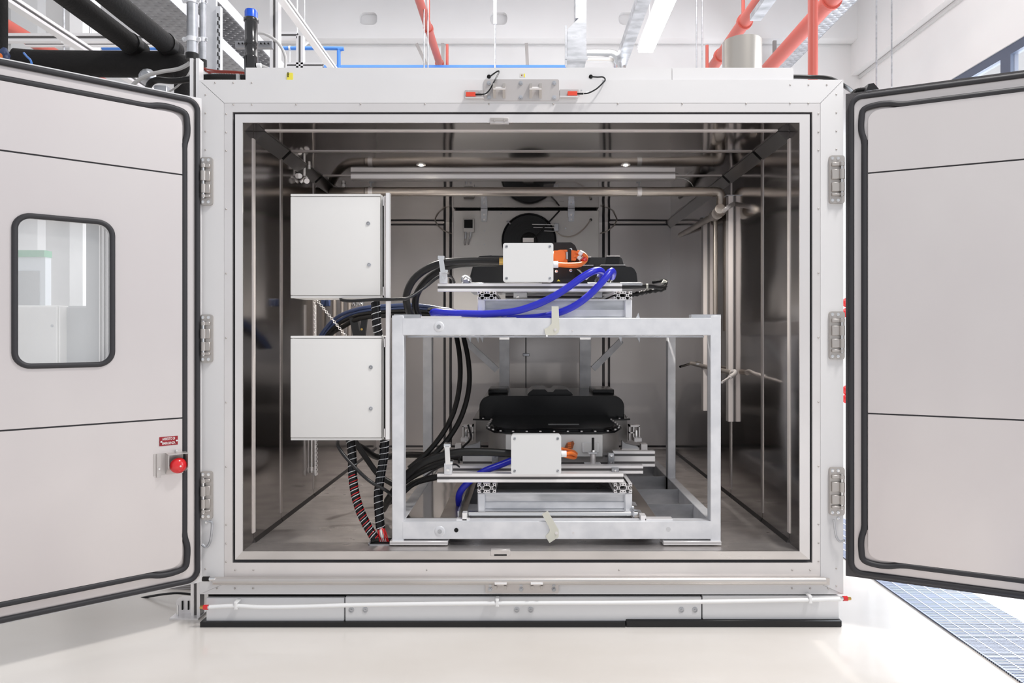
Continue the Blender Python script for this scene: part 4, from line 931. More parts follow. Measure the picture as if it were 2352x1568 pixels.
for a, b in ((895, 1028), (1524, 1657)):
    o = MB().pb(a, 1243, b, 1251.5, dr-.01, .10, .001).build('foot_track', 'alu', rack)
    MB().pb(a, 1246, b, 1247.5, dr-.0115, .004).build('track_groove', 'alud', o)
# upper shelf: dark edge, teeth
MB().box(rx0+.06, rx1-.06, Y(3.36), Y(5.2), zz(775), zz(771)).build('shelf_underside', 'galvd', rack)
for px in (1078, 1096, 1106, 1424, 1466): MB().prism([(X(px-5, 3.6), Z(770, 3.6)), (X(px+5, 3.6), Z(768, 3.6)), (X(px+3, 3.6), Z(787, 3.6))], Y(3.6), Y(3.606)).build('bent_tab', 'galvd', rack)
MB().prism([(X(1461, 3.36), Z(732, 3.36)), (X(1471, 3.36), Z(732, 3.36)), (X(1467, 3.36), Z(718, 3.36))], Y(3.37), Y(3.374)).build('bent_tab', 'galvd', rack)
# lower shelf: cross plates, rail plates, rollers
zl = zz(1196)
for dd in (3.62, 3.97, 4.33, 4.75): MB().box(rx0+.058, rx1-.052, Y(dd)-.003, Y(dd)+.003, zl-.10, zl-.004).build('cross_plate', 'galvd', rack)
for a, b in ((.50, .62), (-.44, -.32)):
    MB().box(a+.02, b+.02, Y(3.345), Y(5.1), zl-.006, zl).build('rail_plate', 'pipe', rack)
MB().box(.60+.02, .626+.02, Y(3.345), Y(5.1), zl-.07, zl-.006).build('rail_web', 'galvd', rack)
tx = .545
MB().box(rx0+.058, -.31, Y(3.345), Y(4.7), zl-.006, zl-.002).build('shelf_sheet', 'inner', rack)
MB().box(tx-.02, tx-.014, Y(3.345), Y(4.9), zl-.05, zl+.03).build('guide_angle', 'galvd', rack); MB().box(-.335, -.329, Y(3.345), Y(4.9), zl-.05, zl+.03).build('guide_angle', 'galvd', rack)
for k in range(4):
    yy = Y(3.40+k*.16); MB().prism([(tx-.014, zl+.004), (tx+.035, zl+.004), (tx+.025, zl+.022), (tx-.014, zl+.026)], yy, yy+.004).build('bent_tab', 'galvd', rack)
MB().pb(1472, 1184, 1484, 1196, dr+.02, .05).pb(1482, 1191, 1545, 1196, dr+.02, .04).build('angle_end', 'alu', rack)
MB().pb(1062, 1178, 1072, 1196, dr+.02, .04).pb(1048, 1192, 1078, 1196, dr+.02, .03).build('angle_end', 'alu', rack)
for k in range(3):
    dd = 3.40+k*.125; MB().cyl((-.285 if k == 0 else -.20, Y(dd), zl-.002), (.555, Y(dd), zl-.002), .021, seg=16).build('roller', 'shiny', rack)
for k in range(4):
    dd = 3.40+k*.3; MB().cyl((-.32, Y(dd), zz(748)), (.52, Y(dd), zz(748)), .021, seg=12).build('roller', 'shiny', rack)
# welds, holes, bolts, latches
for px, py in ((1008, 750), (1010, 1220)):
    o = bolt(MB(), P(px, py, dr-.001), .017, h=.006, seg=20).build('plug_weld', 'galvd', rack); MB().lathe([(.026, 0), (.024, .002), (.017, .003)], P(px, py, dr-.001), (0, -1, 0), 16).build('weld_bead', 'galv', o)
MB().lathe([(.0105, 0), (.0105, .0012)], P(1048, 1217, dr-.001), (0, -1, 0), 20).build('bolt_hole', 'dark', rack)
MB().lathe([(.011, 0), (.011, .0012)], P(1535, 1215, dr-.001), (0, -1, 0), 20).build('bolt_hole', 'galvd', rack)
for px, py in ((1315, 759), (1317, 1223)): bolt(MB(), P(px, py, dr-.001), .0045, h=.003).build('rivet', 'steel', rack)
dl = dr-.008
def latch(pts, bpx, label):
    o = MB().prism([(X(a, dl), Z(b, dl)) for a, b in pts], Y(dl), Y(dl)+.006).build('latch_plate', 'cream', rack, label)
    bolt(MB(), P(*bpx, dl), .008, h=.004, seg=6).build('latch_bolt', 'steel', o)
    return o
o = latch([(1267, 703), (1283, 703), (1285, 755), (1283, 763), (1276, 769), (1262, 770), (1253, 768), (1250, 755), (1258, 752), (1267, 743)], (1275, 757), 'cream latch plate, upright, on the upper beam')
MB().lathe([(.005, 0), (.005, .01)], P(1256, 771, dl), (0, -1, 0), 12).build('stop_pin', 'hosew', o)
latch([(1245, 1181), (1258, 1173), (1278, 1208), (1283, 1217), (1283, 1233), (1262, 1247), (1253, 1231), (1261, 1223), (1263, 1217), (1261, 1210)], (1278, 1224), 'cream latch plate, leaning, on the lower beam')
pf = groove_bar(P(892, 1008, 3.30), P(892, 444, 3.30), 'side_profile', rack, .03, .018, Vector((0, 1, 0)))
# ---------------------------------------------------------------- carriers
def carrier(yt, yb, prof_t, prof_b, hy0, hy1, hx0, hx1, label):
    dc = 3.42
    t = thing('battery_carrier', (X(1275, dc), Y(dc), Z(yb, dc)), label, 'carrier', 'galvanised battery carriers')
    x0, x1, z0, z1 = X(1097, dc), X(1452, dc), Z(yb, dc), Z(yt, dc)
    MB().box(x0+.035, x1-.035, Y(dc)+.025, Y(dc)+.03, z0, z1).build('channel_web', 'galvd', t)
    MB().box(x0+.036, x1-.036, Y(dc)+.018, Y(dc)+.025, z0+.01, (z0+z1)/2-.004).build('channel_rib', 'galv', t)
    MB().box(x0+.03, x1-.03, Y(dc), Y(dc)+.03, z1-.006, z1).build('top_flange', 'galv', t)
    MB().box(x0+.03, x1-.03, Y(dc)-.002, Y(dc)+.03, z0, z0+.006).build('bottom_flange', 'galv', t)
    for a in (x0, x1-.038):
        MB().box(a, a+.038, Y(dc)-.004, Y(dc)+1.35, z0, z1, .005).build('side_member', 'galv', t)
    MB().box(x0+.03, x1-.03, Y(dc)+1.3, Y(dc)+1.34, z0, z1).build('rear_member', 'galv', t)
    t_slot_y(1097, prof_t, 1139, prof_b, 3.405, 1.45, t); t_slot_y(1410, prof_t, 1452, prof_b, 3.405, 1.45, t)
    zc = (Z(hy0, 3.36)+Z(hy1, 3.36))/2; h = Z(hy0, 3.36)-Z(hy1, 3.36)
    groove_bar((X(hx0, 3.385), Y(3.405), zc), (X(hx1, 3.385), Y(3.405), zc), 'cross_profile', t, h, .04)
    return t
cu = carrier(687, 731, 669, 687, 650, 668, 1005, 1429, 'upper galvanised carrier frame with aluminium profiles on top of the rack')
cl = carrier(1132, 1174, 1110, 1131, 1090, 1110, 1004, 1432, 'lower galvanised carrier frame with aluminium profiles on the bottom shelf')
zc = Z(1100, 3.36)
groove_bar((X(1040, 3.6), Y(3.62), zc), (X(1477, 3.6), Y(3.62), zc), 'cross_profile', cl, .042, .045)
groove_bar((X(1062, 3.757), Y(3.80), Z(1055, 3.757)), (X(1136, 3.757), Y(3.80), Z(1055, 3.757)), 'cross_profile', cl, .085, .045, n=2)
groove_bar((X(1136, 3.8), Y(3.84), Z(1057, 3.8)), (X(1400, 3.8), Y(3.84), Z(1057, 3.8)), 'cross_profile', cl, .08, .045, n=2, m='alud')
groove_bar((X(1409, 3.757), Y(3.80), Z(1055, 3.757)), (X(1506, 3.757), Y(3.80), Z(1055, 3.757)), 'cross_profile', cl, .085, .045, n=2)
for px in (1404, 1137):
    o = MB().pb(px-7, 1040, px+7, 1070, 3.74, .03, .002).build('angle_bracket', 'galvd', cl)
    for py in (1047, 1063): bolt(MB(), P(px, py, 3.74), .008).build('bolt', 'shiny', o)
o = MB().pb(1405, 1075, 1422, 1084, 3.58, .02, .002).build('t_nut', 'galvd', cl); bolt(MB(), P(1413, 1080, 3.58), .006).build('bolt', 'shiny', o)
groove_bar((X(1160, 4.4), Y(4.5), Z(680, 4.4)), (X(1400, 4.4), Y(4.5), Z(680, 4.4)), 'cross_profile', cu, .045, .045)
for px in (1195, 1368):
    o = MB().pb(px-16, 670, px+16, 684, 3.9, .03, .002).build('angle_bracket', 'galvd', cu); bolt(MB(), P(px-6, 682, 3.9), .008).build('bolt', 'shiny', o)
# grey junction boxes
def jbox(x0, y0, x1, y1, d, label, glands):
    t = thing('junction_box', P((x0+x1)/2, y1, d), label, 'junction box', 'grey junction boxes')
    def rp(k=0): return rrect(X(x0, d)+k, X(x1, d)-k, Z(y1, d)+k, Z(y0, d)-k, .01, 3)
    MB().prism(rp(.002), Y(d)+.022, Y(d)+.075).build('body', 'box', t)
    o = MB().prism(rp(), Y(d), Y(d)+.02).build('lid', 'box', t)
    for px in (x0+8, x1-8):
        for py in (y0+8, y1-8):
            q = MB().lathe([(.0072, 0), (.0072, .0015), (.0055, .002), (.0055, .0008), (.0001, .0008)], P(px, py, d), (0, -1, 0), 16).build('lid_screw', 'galvd', o)
            MB().bar(P(px-2, py+2, d-.002), P(px+2, py-2, d-.002), .0015, .001, Vector((0, 1, 0))).build('screw_slot', 'dark', q)
    for (gx, gy, ln, r, m) in glands:
        MB().cyl(P(gx, gy, d+.04), P(gx+ln, gy, d+.04), r, seg=12).build('cable_gland', m, t)
    return t
jbox(1155.5, 558, 1271, 647, 3.34, 'junction box with four lid screws on the upper aluminium profile', ((1271, 607, 11, .017, 'hosew'), (1156, 600, -9, .019, 'brass')))
jbox(1174, 999, 1289, 1089, 3.34, 'junction box with four lid screws on the lower aluminium profile', ((1289, 1042, 12, .016, 'hosew'),))
# clamps holding the thick hoses
def clampst(px, yt, yb, label, tilt):
    t = thing('hose_clamp', P(px, yb, 3.38), label, 'clamp', 'bright hose clamps')
    MB().pb(px-9, yb-26, px+9, yb, 3.37, .03, .002).build('base_bracket', 'galv', t)
    bolt(MB(), P(px, yb-12, 3.37), .009, h=.008, seg=6).build('bolt', 'shiny', t)
    MB().bar(P(px-tilt, yt+4, 3.325), P(px, yb-24, 3.325), .024, .006, Vector((0, 1, 0))).build('strap', 'shiny', t)
    MB().pb(px-tilt-8, yt-3, px-tilt+8, yt+6, 3.33, .05, .004, 2).build('clamp_head', 'shiny', t)
    MB().pb(px-5, yb-31, px+11, yb-24, 3.33, .05, .004, 2).build('clamp_foot', 'shiny', t)
clampst(1018, 590, 650, 'bright clamp with a stud holding the upper thick black hoses', 5)
clampst(1029, 1022, 1090, 'bright clamp strap holding the lower thick black hoses', 2)
# ---------------------------------------------------------------- lower battery pack
db = 3.8
lb_ = thing('lower_battery', (.165, Y(4.4), .70), 'black covered battery pack in a grey cast tray on the lower carrier', 'battery')
def pl(pts): return [(x, y) for x, y in pts]
front = [(-.115, Y(3.80)), (.429, Y(3.80)), (.50, Y(3.84)), (.56, Y(4.0)), (.548, Y(4.38)), (.672, Y(4.40)), (.672, Y(5.15)), (-.342, Y(5.15)), (-.342, Y(4.40)), (-.225, Y(4.38)), (-.235, Y(4.0)), (-.18, Y(3.84))]
cx_ = .165
def sc_(pts, k, dy=0): return [(cx_+(x-cx_)*k, y+dy) for x, y in pts]
MB().prism(sc_(front, .965, .012), .672, .815, 'xy').build('tray', 'tankgrey', lb_)
MB().prism(front, .815, .825, 'xy').build('cover_flange', 'gloss', lb_)
fr2 = [(-.11, Y(3.83)), (.43, Y(3.83)), (.485, Y(3.865)), (.535, Y(4.01)), (.52, Y(4.46)), (-.195, Y(4.46)), (-.212, Y(4.01)), (-.165, Y(3.865))]
m_ = MB(); m_.prism(fr2, .825, .842, 'xy'); bmesh.ops.bevel(m_.bm, geom=[e for e in m_.bm.edges if all(v.co.z > .84 for v in e.verts)], offset=.009, segments=3, affect='EDGES'); m_.build('cover_deck', 'gloss', lb_)
hx0, hx1 = X(1101, 4.45), X(1434, 4.45)
hump = MB(); zt_ = Z(909, 4.45)
hump.prism(rr4(hx0, hx1, .825, zt_, 0, 0, .07, .07, 7), Y(4.45), Y(5.1))
bmesh.ops.bevel(hump.bm, geom=[e for e in hump.bm.edges if all(v.co.y < Y(4.46) for v in e.verts) and not all(v.co.z < .83 for v in e.verts)], offset=.007, segments=2, affect='EDGES'); hump.build('cover_hump', 'gloss', lb_)
for pts in (((1121, 1166, 900, 908),), ((1362, 1411, 900, 908),)):
    a, b, c, e = pts[0]; MB().box(X(a, 4.6), X(b, 4.6), Y(4.6), Y(4.9), zt_-.005, Z(c-6, 4.6), .008, 2).build('cover_bump', 'gloss', lb_)
dd = 4.52
MB().prism([(X(a, dd), Z(b, dd)) for a, b in ((1205, 915), (1215, 901), (1224, 894), (1252, 894), (1258, 900), (1270, 900), (1275, 894), (1302, 894), (1312, 901), (1322, 915))], Y(dd), Y(dd)+.35).build('cover_bump', 'gloss', lb_)
MB().bar((.09+.04, Y(3.99), .8425), (.29+.02, Y(3.99), .8425), .035, .002).build('cover_label', mat('label_grey', (.30, .30, .31), .5), lb_)
bb = MB()
path = [Vector((x, y, .825)) for x, y in sc_(front, .982, .004)]
for i in list(range(0, 6))+[8, 9, 10, 11]:
    a, b = path[i], path[(i+1) % 12]; n = max(1, int((b-a).length/.07))
    for k in range(n): bb.lathe([(.007, 0), (.006, .006), (.0001, .007)], a.lerp(b, (k+.5)/n), (0, 0, 1), 8)
bb.build('flange_bolts', 'steel', lb_, None, 'stuff')
MB().box(-.112, .425, Y(3.785), Y(3.80), .69, .812, .002).build('front_plate', 'cab', lb_)
o = MB().pb(1337, 1016, 1377, 1040, 3.77, .02, .004).build('connector_block', 'hosew', lb_)
MB().pb(1342, 1018, 1372, 1038, 3.765, .01).build('connector_face', 'cab', o)
o = MB().prism([(X(a, 3.77), Z(b, 3.77)) for a, b in ((1297, 1028), (1302, 1018), (1317, 1013), (1319, 1018), (1315, 1030), (1300, 1031))], Y(3.765), Y(3.785)).build('high_voltage_socket', 'brown', lb_)
for k in range(3): MB().pb(1304, 1015.5+k*5, 1312, 1019+k*5, 3.762, .004).build('socket_slot', 'orange', o)
t = thing('support_jack', P(1361, 1068, 3.7), 'threaded rod on a short steel pillar in front of the lower battery', 'jack')
MB().cyl(P(1362, 1005, 3.7), P(1362, 1038, 3.7), .0075, seg=10).build('threaded_rod', 'plast', t)
MB().cyl(P(1362, 1042, 3.7), P(1362, 1070, 3.7), .0145, seg=14).build('pillar', 'steel', t)
MB().pb(1352, 1039, 1372, 1042, 3.68, .04, .001).build('top_plate', 'galv', t); MB().pb(1344, 1067, 1382, 1072, 3.66, .08, .001).build('base_plate', 'galv', t)
MB().cyl(P(1362, 1033, 3.7), P(1362, 1040, 3.7), .012, seg=6).build('nut', 'shiny', t)
# aluminium side brackets of the lower battery
def sbracket(s_, label):
    c = 1266.0; f = lambda px: c+s_*(px-c)
    t = thing('support_bracket', P(f(1455), 1045, 4.3), label, 'bracket', 'aluminium battery support brackets')
    d4 = 4.3
    def bx(a, y0, b, y1, d=d4, dep=.06):
        a, b = sorted((f(a), f(b))); return MB().pb(a, y0, b, y1, d, dep)
    for args in ((1445, 976, 1470, 980), (1445, 976, 1448, 1012), (1454, 980, 1457, 1012), (1467, 978, 1470, 1008), (1445, 992, 1457, 995)): bx(*args).build('hollow_section', 'steel', t)
    bx(1460, 988, 1464, 1015).build('stud', 'shiny', t); bx(1457, 1006, 1474, 1014, 4.25).build('clamp_block', 'alu', t)
    MB().prism([(X(f(a), 4.15), Z(b, 4.15)) for a, b in ((1429, 1012), (1436, 1018), (1466, 1026), (1466, 1032), (1429, 1036))], Y(4.15), Y(4.19)).build('angle_section', 'galvd', t)
    bx(1428, 1030, 1468, 1033, 4.14).build('base_rail', 'alu', t); bx(1473, 1020, 1487, 1036, 4.2).build('end_block', 'alu', t)
sbracket(1, 'aluminium bracket at the right side of the lower battery'); sbracket(-1, 'aluminium bracket at the left side of the lower battery')
# ---------------------------------------------------------------- upper battery pack
ub = thing('upper_battery', (X(1270, 4), Y(4.2), Z(648, 4)), 'black modular battery pack on the upper carrier', 'battery')
def blob(pts, d, dep, name, m, bev=.003):
    mb = MB(); mb.prism([(X(a, d), Z(b, d)) for a, b in pts], Y(d), Y(d)+dep)
    if bev: bmesh.ops.bevel(mb.bm, geom=list(mb.bm.edges), offset=bev, segments=2, affect='EDGES')
    return mb.build(name, m, ub)
blob([(1076, 647), (1088, 604), (1100, 588), (1130, 586), (1134, 588), (1250, 588), (1250, 648)], 3.75, .6, 'cell_housing', 'plast')
blob([(1080, 650), (1090, 612), (1170, 612), (1170, 650)], 3.70, .06, 'cell_housing', 'plast')
blob([(1236, 648), (1236, 557), (1312, 556), (1321, 563), (1328, 580), (1334, 612), (1334, 648)], 3.66, .16, 'connector_tower', 'plast')
blob([(1318, 648), (1318, 590), (1358, 590), (1362, 592), (1390, 592), (1394, 588), (1422, 588), (1429, 594), (1434, 612), (1434, 648)], 4.05, .5, 'cell_housing', 'plast')
blob([(1335, 648), (1335, 612), (1363, 609), (1368, 613), (1376, 613), (1380, 609), (1436, 609), (1438, 613), (1448, 612), (1456, 616), (1462, 626), (1465, 648)], 3.80, .5, 'cell_housing', 'plast')
blob([(1245, 652), (1245, 640), (1350, 640), (1350, 652)], 3.6, .1, 'service_tray', 'plast', .003)
for a, y in (((1318, 1358), 590), ((1394, 1424), 588)): MB().pb(a[0], y-1, a[1], y+.6, 4.04, .04).build('edge_highlight', 'steel', ub)  # bright strips stand in for highlights along the housings' top edges
for a, y in (((1340, 1363), 609), ((1380, 1436), 608.5)): MB().pb(a[0], y-1, a[1], y+.6, 3.79, .04).build('edge_highlight', 'steel', ub)
MB().pb(1060, 649, 1476, 655, 3.66, .9, .002).build('base_plate', 'galvd', ub)
MB().prism([(X(1279, 3.59), Z(645.5, 3.59)), (X(1287, 3.59), Z(645.5, 3.59)), (X(1283, 3.59), Z(641, 3.59))], Y(3.592), Y(3.6)).build('warning_triangle', 'yellow', ub)
for px, py in ((1311, 621), (1278, 623), (1311, 573)): bolt(MB(), P(px, py, 3.66), .008, seg=14).build('bolt', 'shiny', ub)
MB().tube([P(1062, 648, 3.6), P(1062, 638, 3.6), P(1068, 634, 3.62), P(1078, 640, 3.64), P(1082, 646, 3.66)], .006, 8, 5).cyl(P(1070, 648, 3.66), P(1076, 640, 3.7), .018, seg=12).build('side_fitting', 'galvd', ub)
# orange plug and cable
t = thing('high_voltage_plug', P(1300, 590, 3.55), 'orange high voltage plug with a looping orange cable beside the upper junction box', 'plug')
MB().cyl(P(1286, 587, 3.60), P(1286, 587, 3.54), .030, seg=20).build('plug_body', 'orange', t)
MB().pb(1284, 573, 1304, 603, 3.56, .05, .006, 2).pb(1271, 575, 1284, 600, 3.58, .04, .004).build('plug_shell', 'orange', t)
MB().pb(1304, 571, 1312, 600, 3.555, .055, .004, 2).build('black_band', 'plast', t)
MB().pb(1300, 578, 1305, 595, 3.55, .01, .001).build('clip', 'galvd', t)
MB().prism([(X(a, 3.56), Z(b, 3.56)) for a, b in ((1312, 574), (1325, 576), (1334, 582), (1326, 590), (1322, 598), (1312, 597))], Y(3.56), Y(3.60)).build('plug_boot', 'orange', t)
MB().tube([P(1326, 579, 3.56), P(1338, 582, 3.55), P(1346, 591, 3.54), P(1343, 600, 3.53), P(1332, 606, 3.50), P(1310, 608, 3.46), P(1280, 607, 3.40)], .0115, 10, 6).build('cable', 'orange', t)
MB().tube([P(1320, 586, 3.56), P(1334, 592, 3.55), P(1340, 602, 3.54), P(1330, 610, 3.52), P(1312, 611, 3.48), P(1280, 609, 3.42)], .009, 8, 6).build('cable', 'orange', t)
MB().cyl(P(1331, 579, 3.545), P(1338, 584, 3.54), .013, seg=10).cyl(P(1329, 590, 3.545), P(1335, 596, 3.535), .011, seg=10).build('white_sleeve', 'hosew', t)
MB().cyl(P(1339, 600, 3.52), P(1345, 594, 3.53), .0125, seg=10).build('red_sleeve', 'redcap', t)
t = thing('orange_cable', P(1310, 1040, 3.5), 'short orange cables at the right of the lower junction box', 'cable')
MB().tube([P(1298, 1042, 3.38), P(1312, 1040, 3.42), P(1322, 1046, 3.5), P(1318, 1051, 3.5), P(1298, 1047, 3.4)], .009, 9, 6).build('cable', 'orange', t)
MB().tube([P(1290, 1030, 3.42), P(1305, 1033, 3.5), P(1318, 1037, 3.55), P(1324, 1042, 3.58), P(1318, 1044, 3.58), P(1300, 1042, 3.48)], .0075, 9, 6).build('cable', 'orange', t)
# right harness
t = thing('cable_harness', P(1500, 655, 3.9), 'black wire harness drooping beyond the right end of the upper carrier', 'harness')
MB().tube([P(1425, 658, 3.7), P(1460, 658, 3.7), P(1490, 657, 3.72), P(1515, 660, 3.75), P(1526, 655, 3.78), P(1529, 647, 3.8), P(1522, 644, 3.85), P(1500, 648, 3.9)], .0115, 10, 8).build('loom', 'plast', t)
MB().tube([P(1420, 676, 3.8), P(1450, 677, 3.8), P(1475, 672, 3.8), P(1495, 668, 3.8), P(1522, 664, 3.8), P(1528, 655, 3.8)], .0125, 9, 8, rf=lambda i, m: 1+.22*math.sin(i*1.7)).build('loom', 'black', t)
MB().tube([P(1425, 650, 3.75), P(1470, 650, 3.75), P(1475, 652, 3.75)], .004, 6, 4).build('thin_wire', 'steel', t)
MB().cyl(P(1484, 657, 3.71), P(1488, 657, 3.71), .0145, seg=10).cyl(P(1522, 646, 3.79), P(1530, 650, 3.79), .013, seg=10).build('tape', 'cream', t)
t = thing('hose_fitting', P(1400, 640, 3.6), 'small steel hose fittings where the blue hoses meet the upper battery', 'fitting')
MB().cyl(P(1408, 630, 3.46), P(1402, 643, 3.55), .014, seg=12).cyl(P(1376, 632, 3.5), P(1370, 644, 3.58), .011, seg=12).build('fitting', 'shiny', t)
MB().bar(P(1325, 622, 3.63), P(1345, 640, 3.6), .03, .02).build('dark_plug', 'dark', t); MB().bar(P(1338, 628, 3.6), P(1350, 640, 3.6), .014, .02).build('white_clip', 'hosew', t)
# blue hoses
dh = 3.372
mesh1('blue_hose', MB().tube([P(1383, 636, 3.52), P(1384, 627, 3.46), P(1376, 621, 3.40), P(1360, 624, 3.36), P(1335, 638, 3.34), P(1300, 663, 3.33), P(1265, 684, 3.33), P(1225, 702, 3.34), P(1180, 715, 3.35), P(1120, 720.5, dh), P(1050, 719, dh), P(1005, 716, 3.40), P(995, 719, 3.46), P(1020, 722, 3.55)], .0178, 14, 8), 'blue', 'upper blue hose, the one that loops over nearest the orange cable', 'hose', 'blue coolant hoses')
mesh1('blue_hose', MB().tube([P(1406, 636, 3.50), P(1408, 626, 3.42), P(1402, 624, 3.37), P(1385, 645, 3.34), P(1355, 676, 3.33), P(1320, 702, 3.34), P(1280, 719, 3.36), P(1235, 728, 3.40), P(1180, 731, 3.44), P(1100, 731, 3.5)], .0175, 14, 8), 'blue', 'lower blue hose, the one whose top end rises farther right', 'hose', 'blue coolant hoses')
mesh1('blue_hose', MB().tube([P(1185, 1053, 3.60), P(1150, 1067, 3.56), P(1110, 1083, 3.52), P(1075, 1108, 3.50), P(1055, 1135, 3.52), P(1056, 1165, 3.6), P(1062, 1185, 3.7)], .0175, 14, 8), 'blue', 'dark blue hose sloping down left of the lower junction box', 'hose', 'blue coolant hoses')
t = mesh1('hose_loop', MB().tube([P(985, 712, 3.5), P(1010, 710, 3.45), P(1040, 714, 3.42), P(1060, 722, 3.42)], .012, 8, 6), 'plast', 'dark tube end lying behind the left end of the blue hoses', 'tube')
# thick black hoses
mesh1('black_hose', MB().tube([P(1150, 600, 3.42), P(1100, 599, 3.42), P(1050, 600, 3.40), P(1015, 604, 3.38), P(980, 618, 3.38), P(950, 642, 3.38), P(934, 675, 3.38), P(936, 705, 3.40), P(946, 730, 3.44), P(952, 745, 3.48)], .0185, 14, 8), 'black', 'thick black hose curving from the upper junction box down to the rack, the outer one', 'hose', 'thick black hoses')
mesh1('black_hose', MB().tube([P(1150, 604, 3.47), P(1060, 606, 3.46), P(1020, 616, 3.44), P(985, 638, 3.44), P(960, 670, 3.44), P(954, 700, 3.46), P(962, 728, 3.49), P(968, 745, 3.52)], .0175, 14, 8), 'black', 'thick black hose just inside the outer one from the upper junction box', 'hose', 'thick black hoses')
for i, (q, lab) in enumerate((([(1048, 770), (1056, 820), (1056, 880), (1044, 940), (1020, 990), (985, 1035), (940, 1075)], 'left one of the two black hoses hanging below the upper shelf'), ([(1064, 770), (1076, 830), (1077, 890), (1062, 950), (1035, 1000), (1000, 1040), (950, 1085)], 'right one of the two black hoses hanging below the upper shelf'))):
    mesh1('black_hose', MB().tube([P(a, b, 4.15-.07*k) for k, (a, b) in enumerate(q)], .0148, 12, 8), 'black', lab, 'hose', 'thick black hoses')
mesh1('black_hose', MB().tube([P(1180, 1042, 3.42), P(1120, 1038, 3.41), P(1060, 1038, 3.40), P(1010, 1048, 3.40), P(965, 1066, 3.42), P(925, 1100, 3.48), P(890, 1150, 3.6)], .0195, 14, 8), 'black', 'thick black hose entering the lower junction box from the left', 'hose', 'thick black hoses')
mesh1('black_hose', MB().tube([P(1030, 1058, 3.48), P(985, 1074, 3.48), P(940, 1098, 3.5), P(905, 1130, 3.56), P(880, 1170, 3.7)], .0175, 12, 8), 'black', 'black hose under the one entering the lower junction box', 'hose', 'thick black hoses')
mesh1('black_hose', MB().tube([P(1060, 1090, 3.62), P(1000, 1096, 3.62), P(950, 1110, 3.62), P(915, 1140, 3.66), P(880, 1160, 3.8)], .0165, 12, 8), 'black', 'lowest black hose sloping left below the clamp', 'hose', 'thick black hoses')
mesh1('black_hose', MB().tube([P(1080, 1052, 3.8), P(1000, 1046, 3.9), P(930, 1044, 4.0), P(870, 1050, 4.0), P(835, 1030, 3.9), P(800, 1010, 3.8)], .018, 12, 8), 'black', 'black hose crossing behind the left rack post at clamp height', 'hose', 'thick black hoses')
mesh1('black_hose', MB().tube([P(812, 1008, 3.7), P(840, 1050, 3.7), P(870, 1090, 3.7), P(905, 1112, 3.68), P(930, 1118, 3.66)], .015, 12, 8), 'black', 'black hose crossing behind the two wrapped hoses, below the lower enclosure', 'hose', 'thick black hoses')
# thin cables
mesh1('black_cable', MB().tube([P(782, 682, 3.34), P(786, 689, 3.30), P(810, 691, 3.28), P(860, 688, 3.26), P(915, 687, 3.26), P(940, 683, 3.28), P(975, 660, 3.34), P(1005, 637, 3.38), P(1022, 632, 3.38), P(1036, 636, 3.40), P(1043, 648, 3.46)], .0078, 10, 8), 'plast', 'thin black cable from the upper enclosure across to the clamp', 'cable')
mesh1('black_cable', MB().tube([P(776, 1014, 3.38), P(777, 1024, 3.34), P(790, 1045, 3.32), P(820, 1078, 3.30), P(850, 1105, 3.27), P(885, 1125, 3.30), P(905, 1140, 3.4)], .0085, 10, 8), 'plast', 'thin black cable slanting across the wrapped hoses from the lower enclosure', 'cable')
mesh1('black_cable', MB().tube([P(928, 1128, 3.5), P(965, 1102, 3.46), P(1000, 1078, 3.42), P(1020, 1070, 3.38), P(1045, 1066, 3.42), P(1055, 1072, 3.5)], .0045, 8, 8), 'plast', 'thin black cable passing under the lower clamp', 'cable')
mesh1('black_cable', MB().tube([P(1075, 975, 4.0), P(1082, 1000, 3.98), P(1078, 1012, 3.9), P(1064, 1026, 3.8), P(1056, 1045, 3.7), P(1054, 1062, 3.6)], .006, 8, 8), 'plast', 'thin black cable hanging left of the lower battery', 'cable')
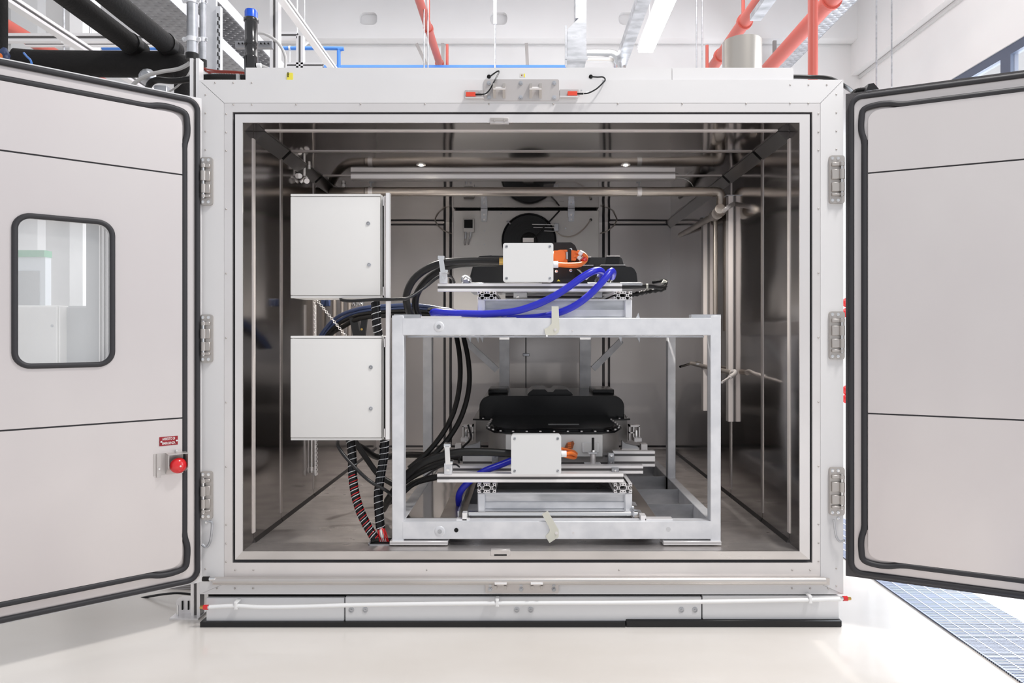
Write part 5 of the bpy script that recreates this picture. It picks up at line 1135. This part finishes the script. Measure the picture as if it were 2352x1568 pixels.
# wrapped hoses
def wrapped(pts, r, label, redh=True):
    t = thing('wrapped_hose', pts[-1], label, 'hose', 'spiral wrapped hoses')
    MB().tube(pts, r, 14, 10).build('hose', 'gloss', t)
    MB().tube(helix(pts, r*.985, .030), .0021, 5, 0).build('pale_spiral', 'galv', t)
    if redh: MB().tube(helix(pts[len(pts)//2-1:], r*1.0, .030, ph=.7), .0020, 5, 0).build('red_spiral', 'redcap', t)
    return t
hz = IZ0+.03
wrapped([P(806, 1010, 3.42), P(809, 1050, 3.40), P(810, 1090, 3.38), P(816, 1135, 3.36), P(828, 1175, 3.34), P(845, 1210, 3.33), P(862, 1237, 3.32)], .0215, 'left wrapped hose bending down to the floor opening, with red spiral')
wrapped([P(884, 1010, 3.44), P(881, 1050, 3.43), P(873, 1100, 3.40), P(869, 1140, 3.37), P(871, 1180, 3.35), P(874, 1214, 3.34)], .0225, 'right wrapped hose ending in red and white wires above the floor opening', False)
wrapped([P(862, 688, 3.42), P(864, 720, 3.42), P(866, 750, 3.42), P(872, 790, 3.44)], .0225, 'short wrapped hose between the upper and lower enclosures', False)
t = thing('wire_bundle', P(882, 1240, 3.33), 'bundle of red and white wires dropping into the floor opening', 'wires')
for k in range(11):
    a = k/10; px = 866+16*a; qx = 872+21*a
    MB().tube([P(px+1, 1211, 3.345-.02*math.sin(a*3.1)), P((px+qx)/2+2*math.sin(k*2.3), 1226, 3.325-.02*math.sin(a*3.1)), P(qx, 1243, 3.325)], .0028, 6, 5).build('wire', 'redcap' if k % 2 == 0 or k > 8 else 'hosew', t)
t = thing('floor_opening', P(871, 1245, 3.31), 'dark rectangular cable opening in the chamber floor', 'opening')
yo0, yo1 = .085, .20
MB().box(X(849, 3.29), X(895, 3.29), yo0+.01, yo1, IZ0+.0005, IZ0+.003).build('opening', 'dark', t)
MB().box(X(847, 3.29), X(849, 3.29), yo0, yo1, IZ0, IZ0+.012).box(X(895, 3.29), X(897, 3.29), yo0, yo1, IZ0, IZ0+.008).box(X(847, 3.29), X(897, 3.29), yo0, yo0+.006, IZ0, IZ0+.005).build('raised_edge', 'galvd', t)
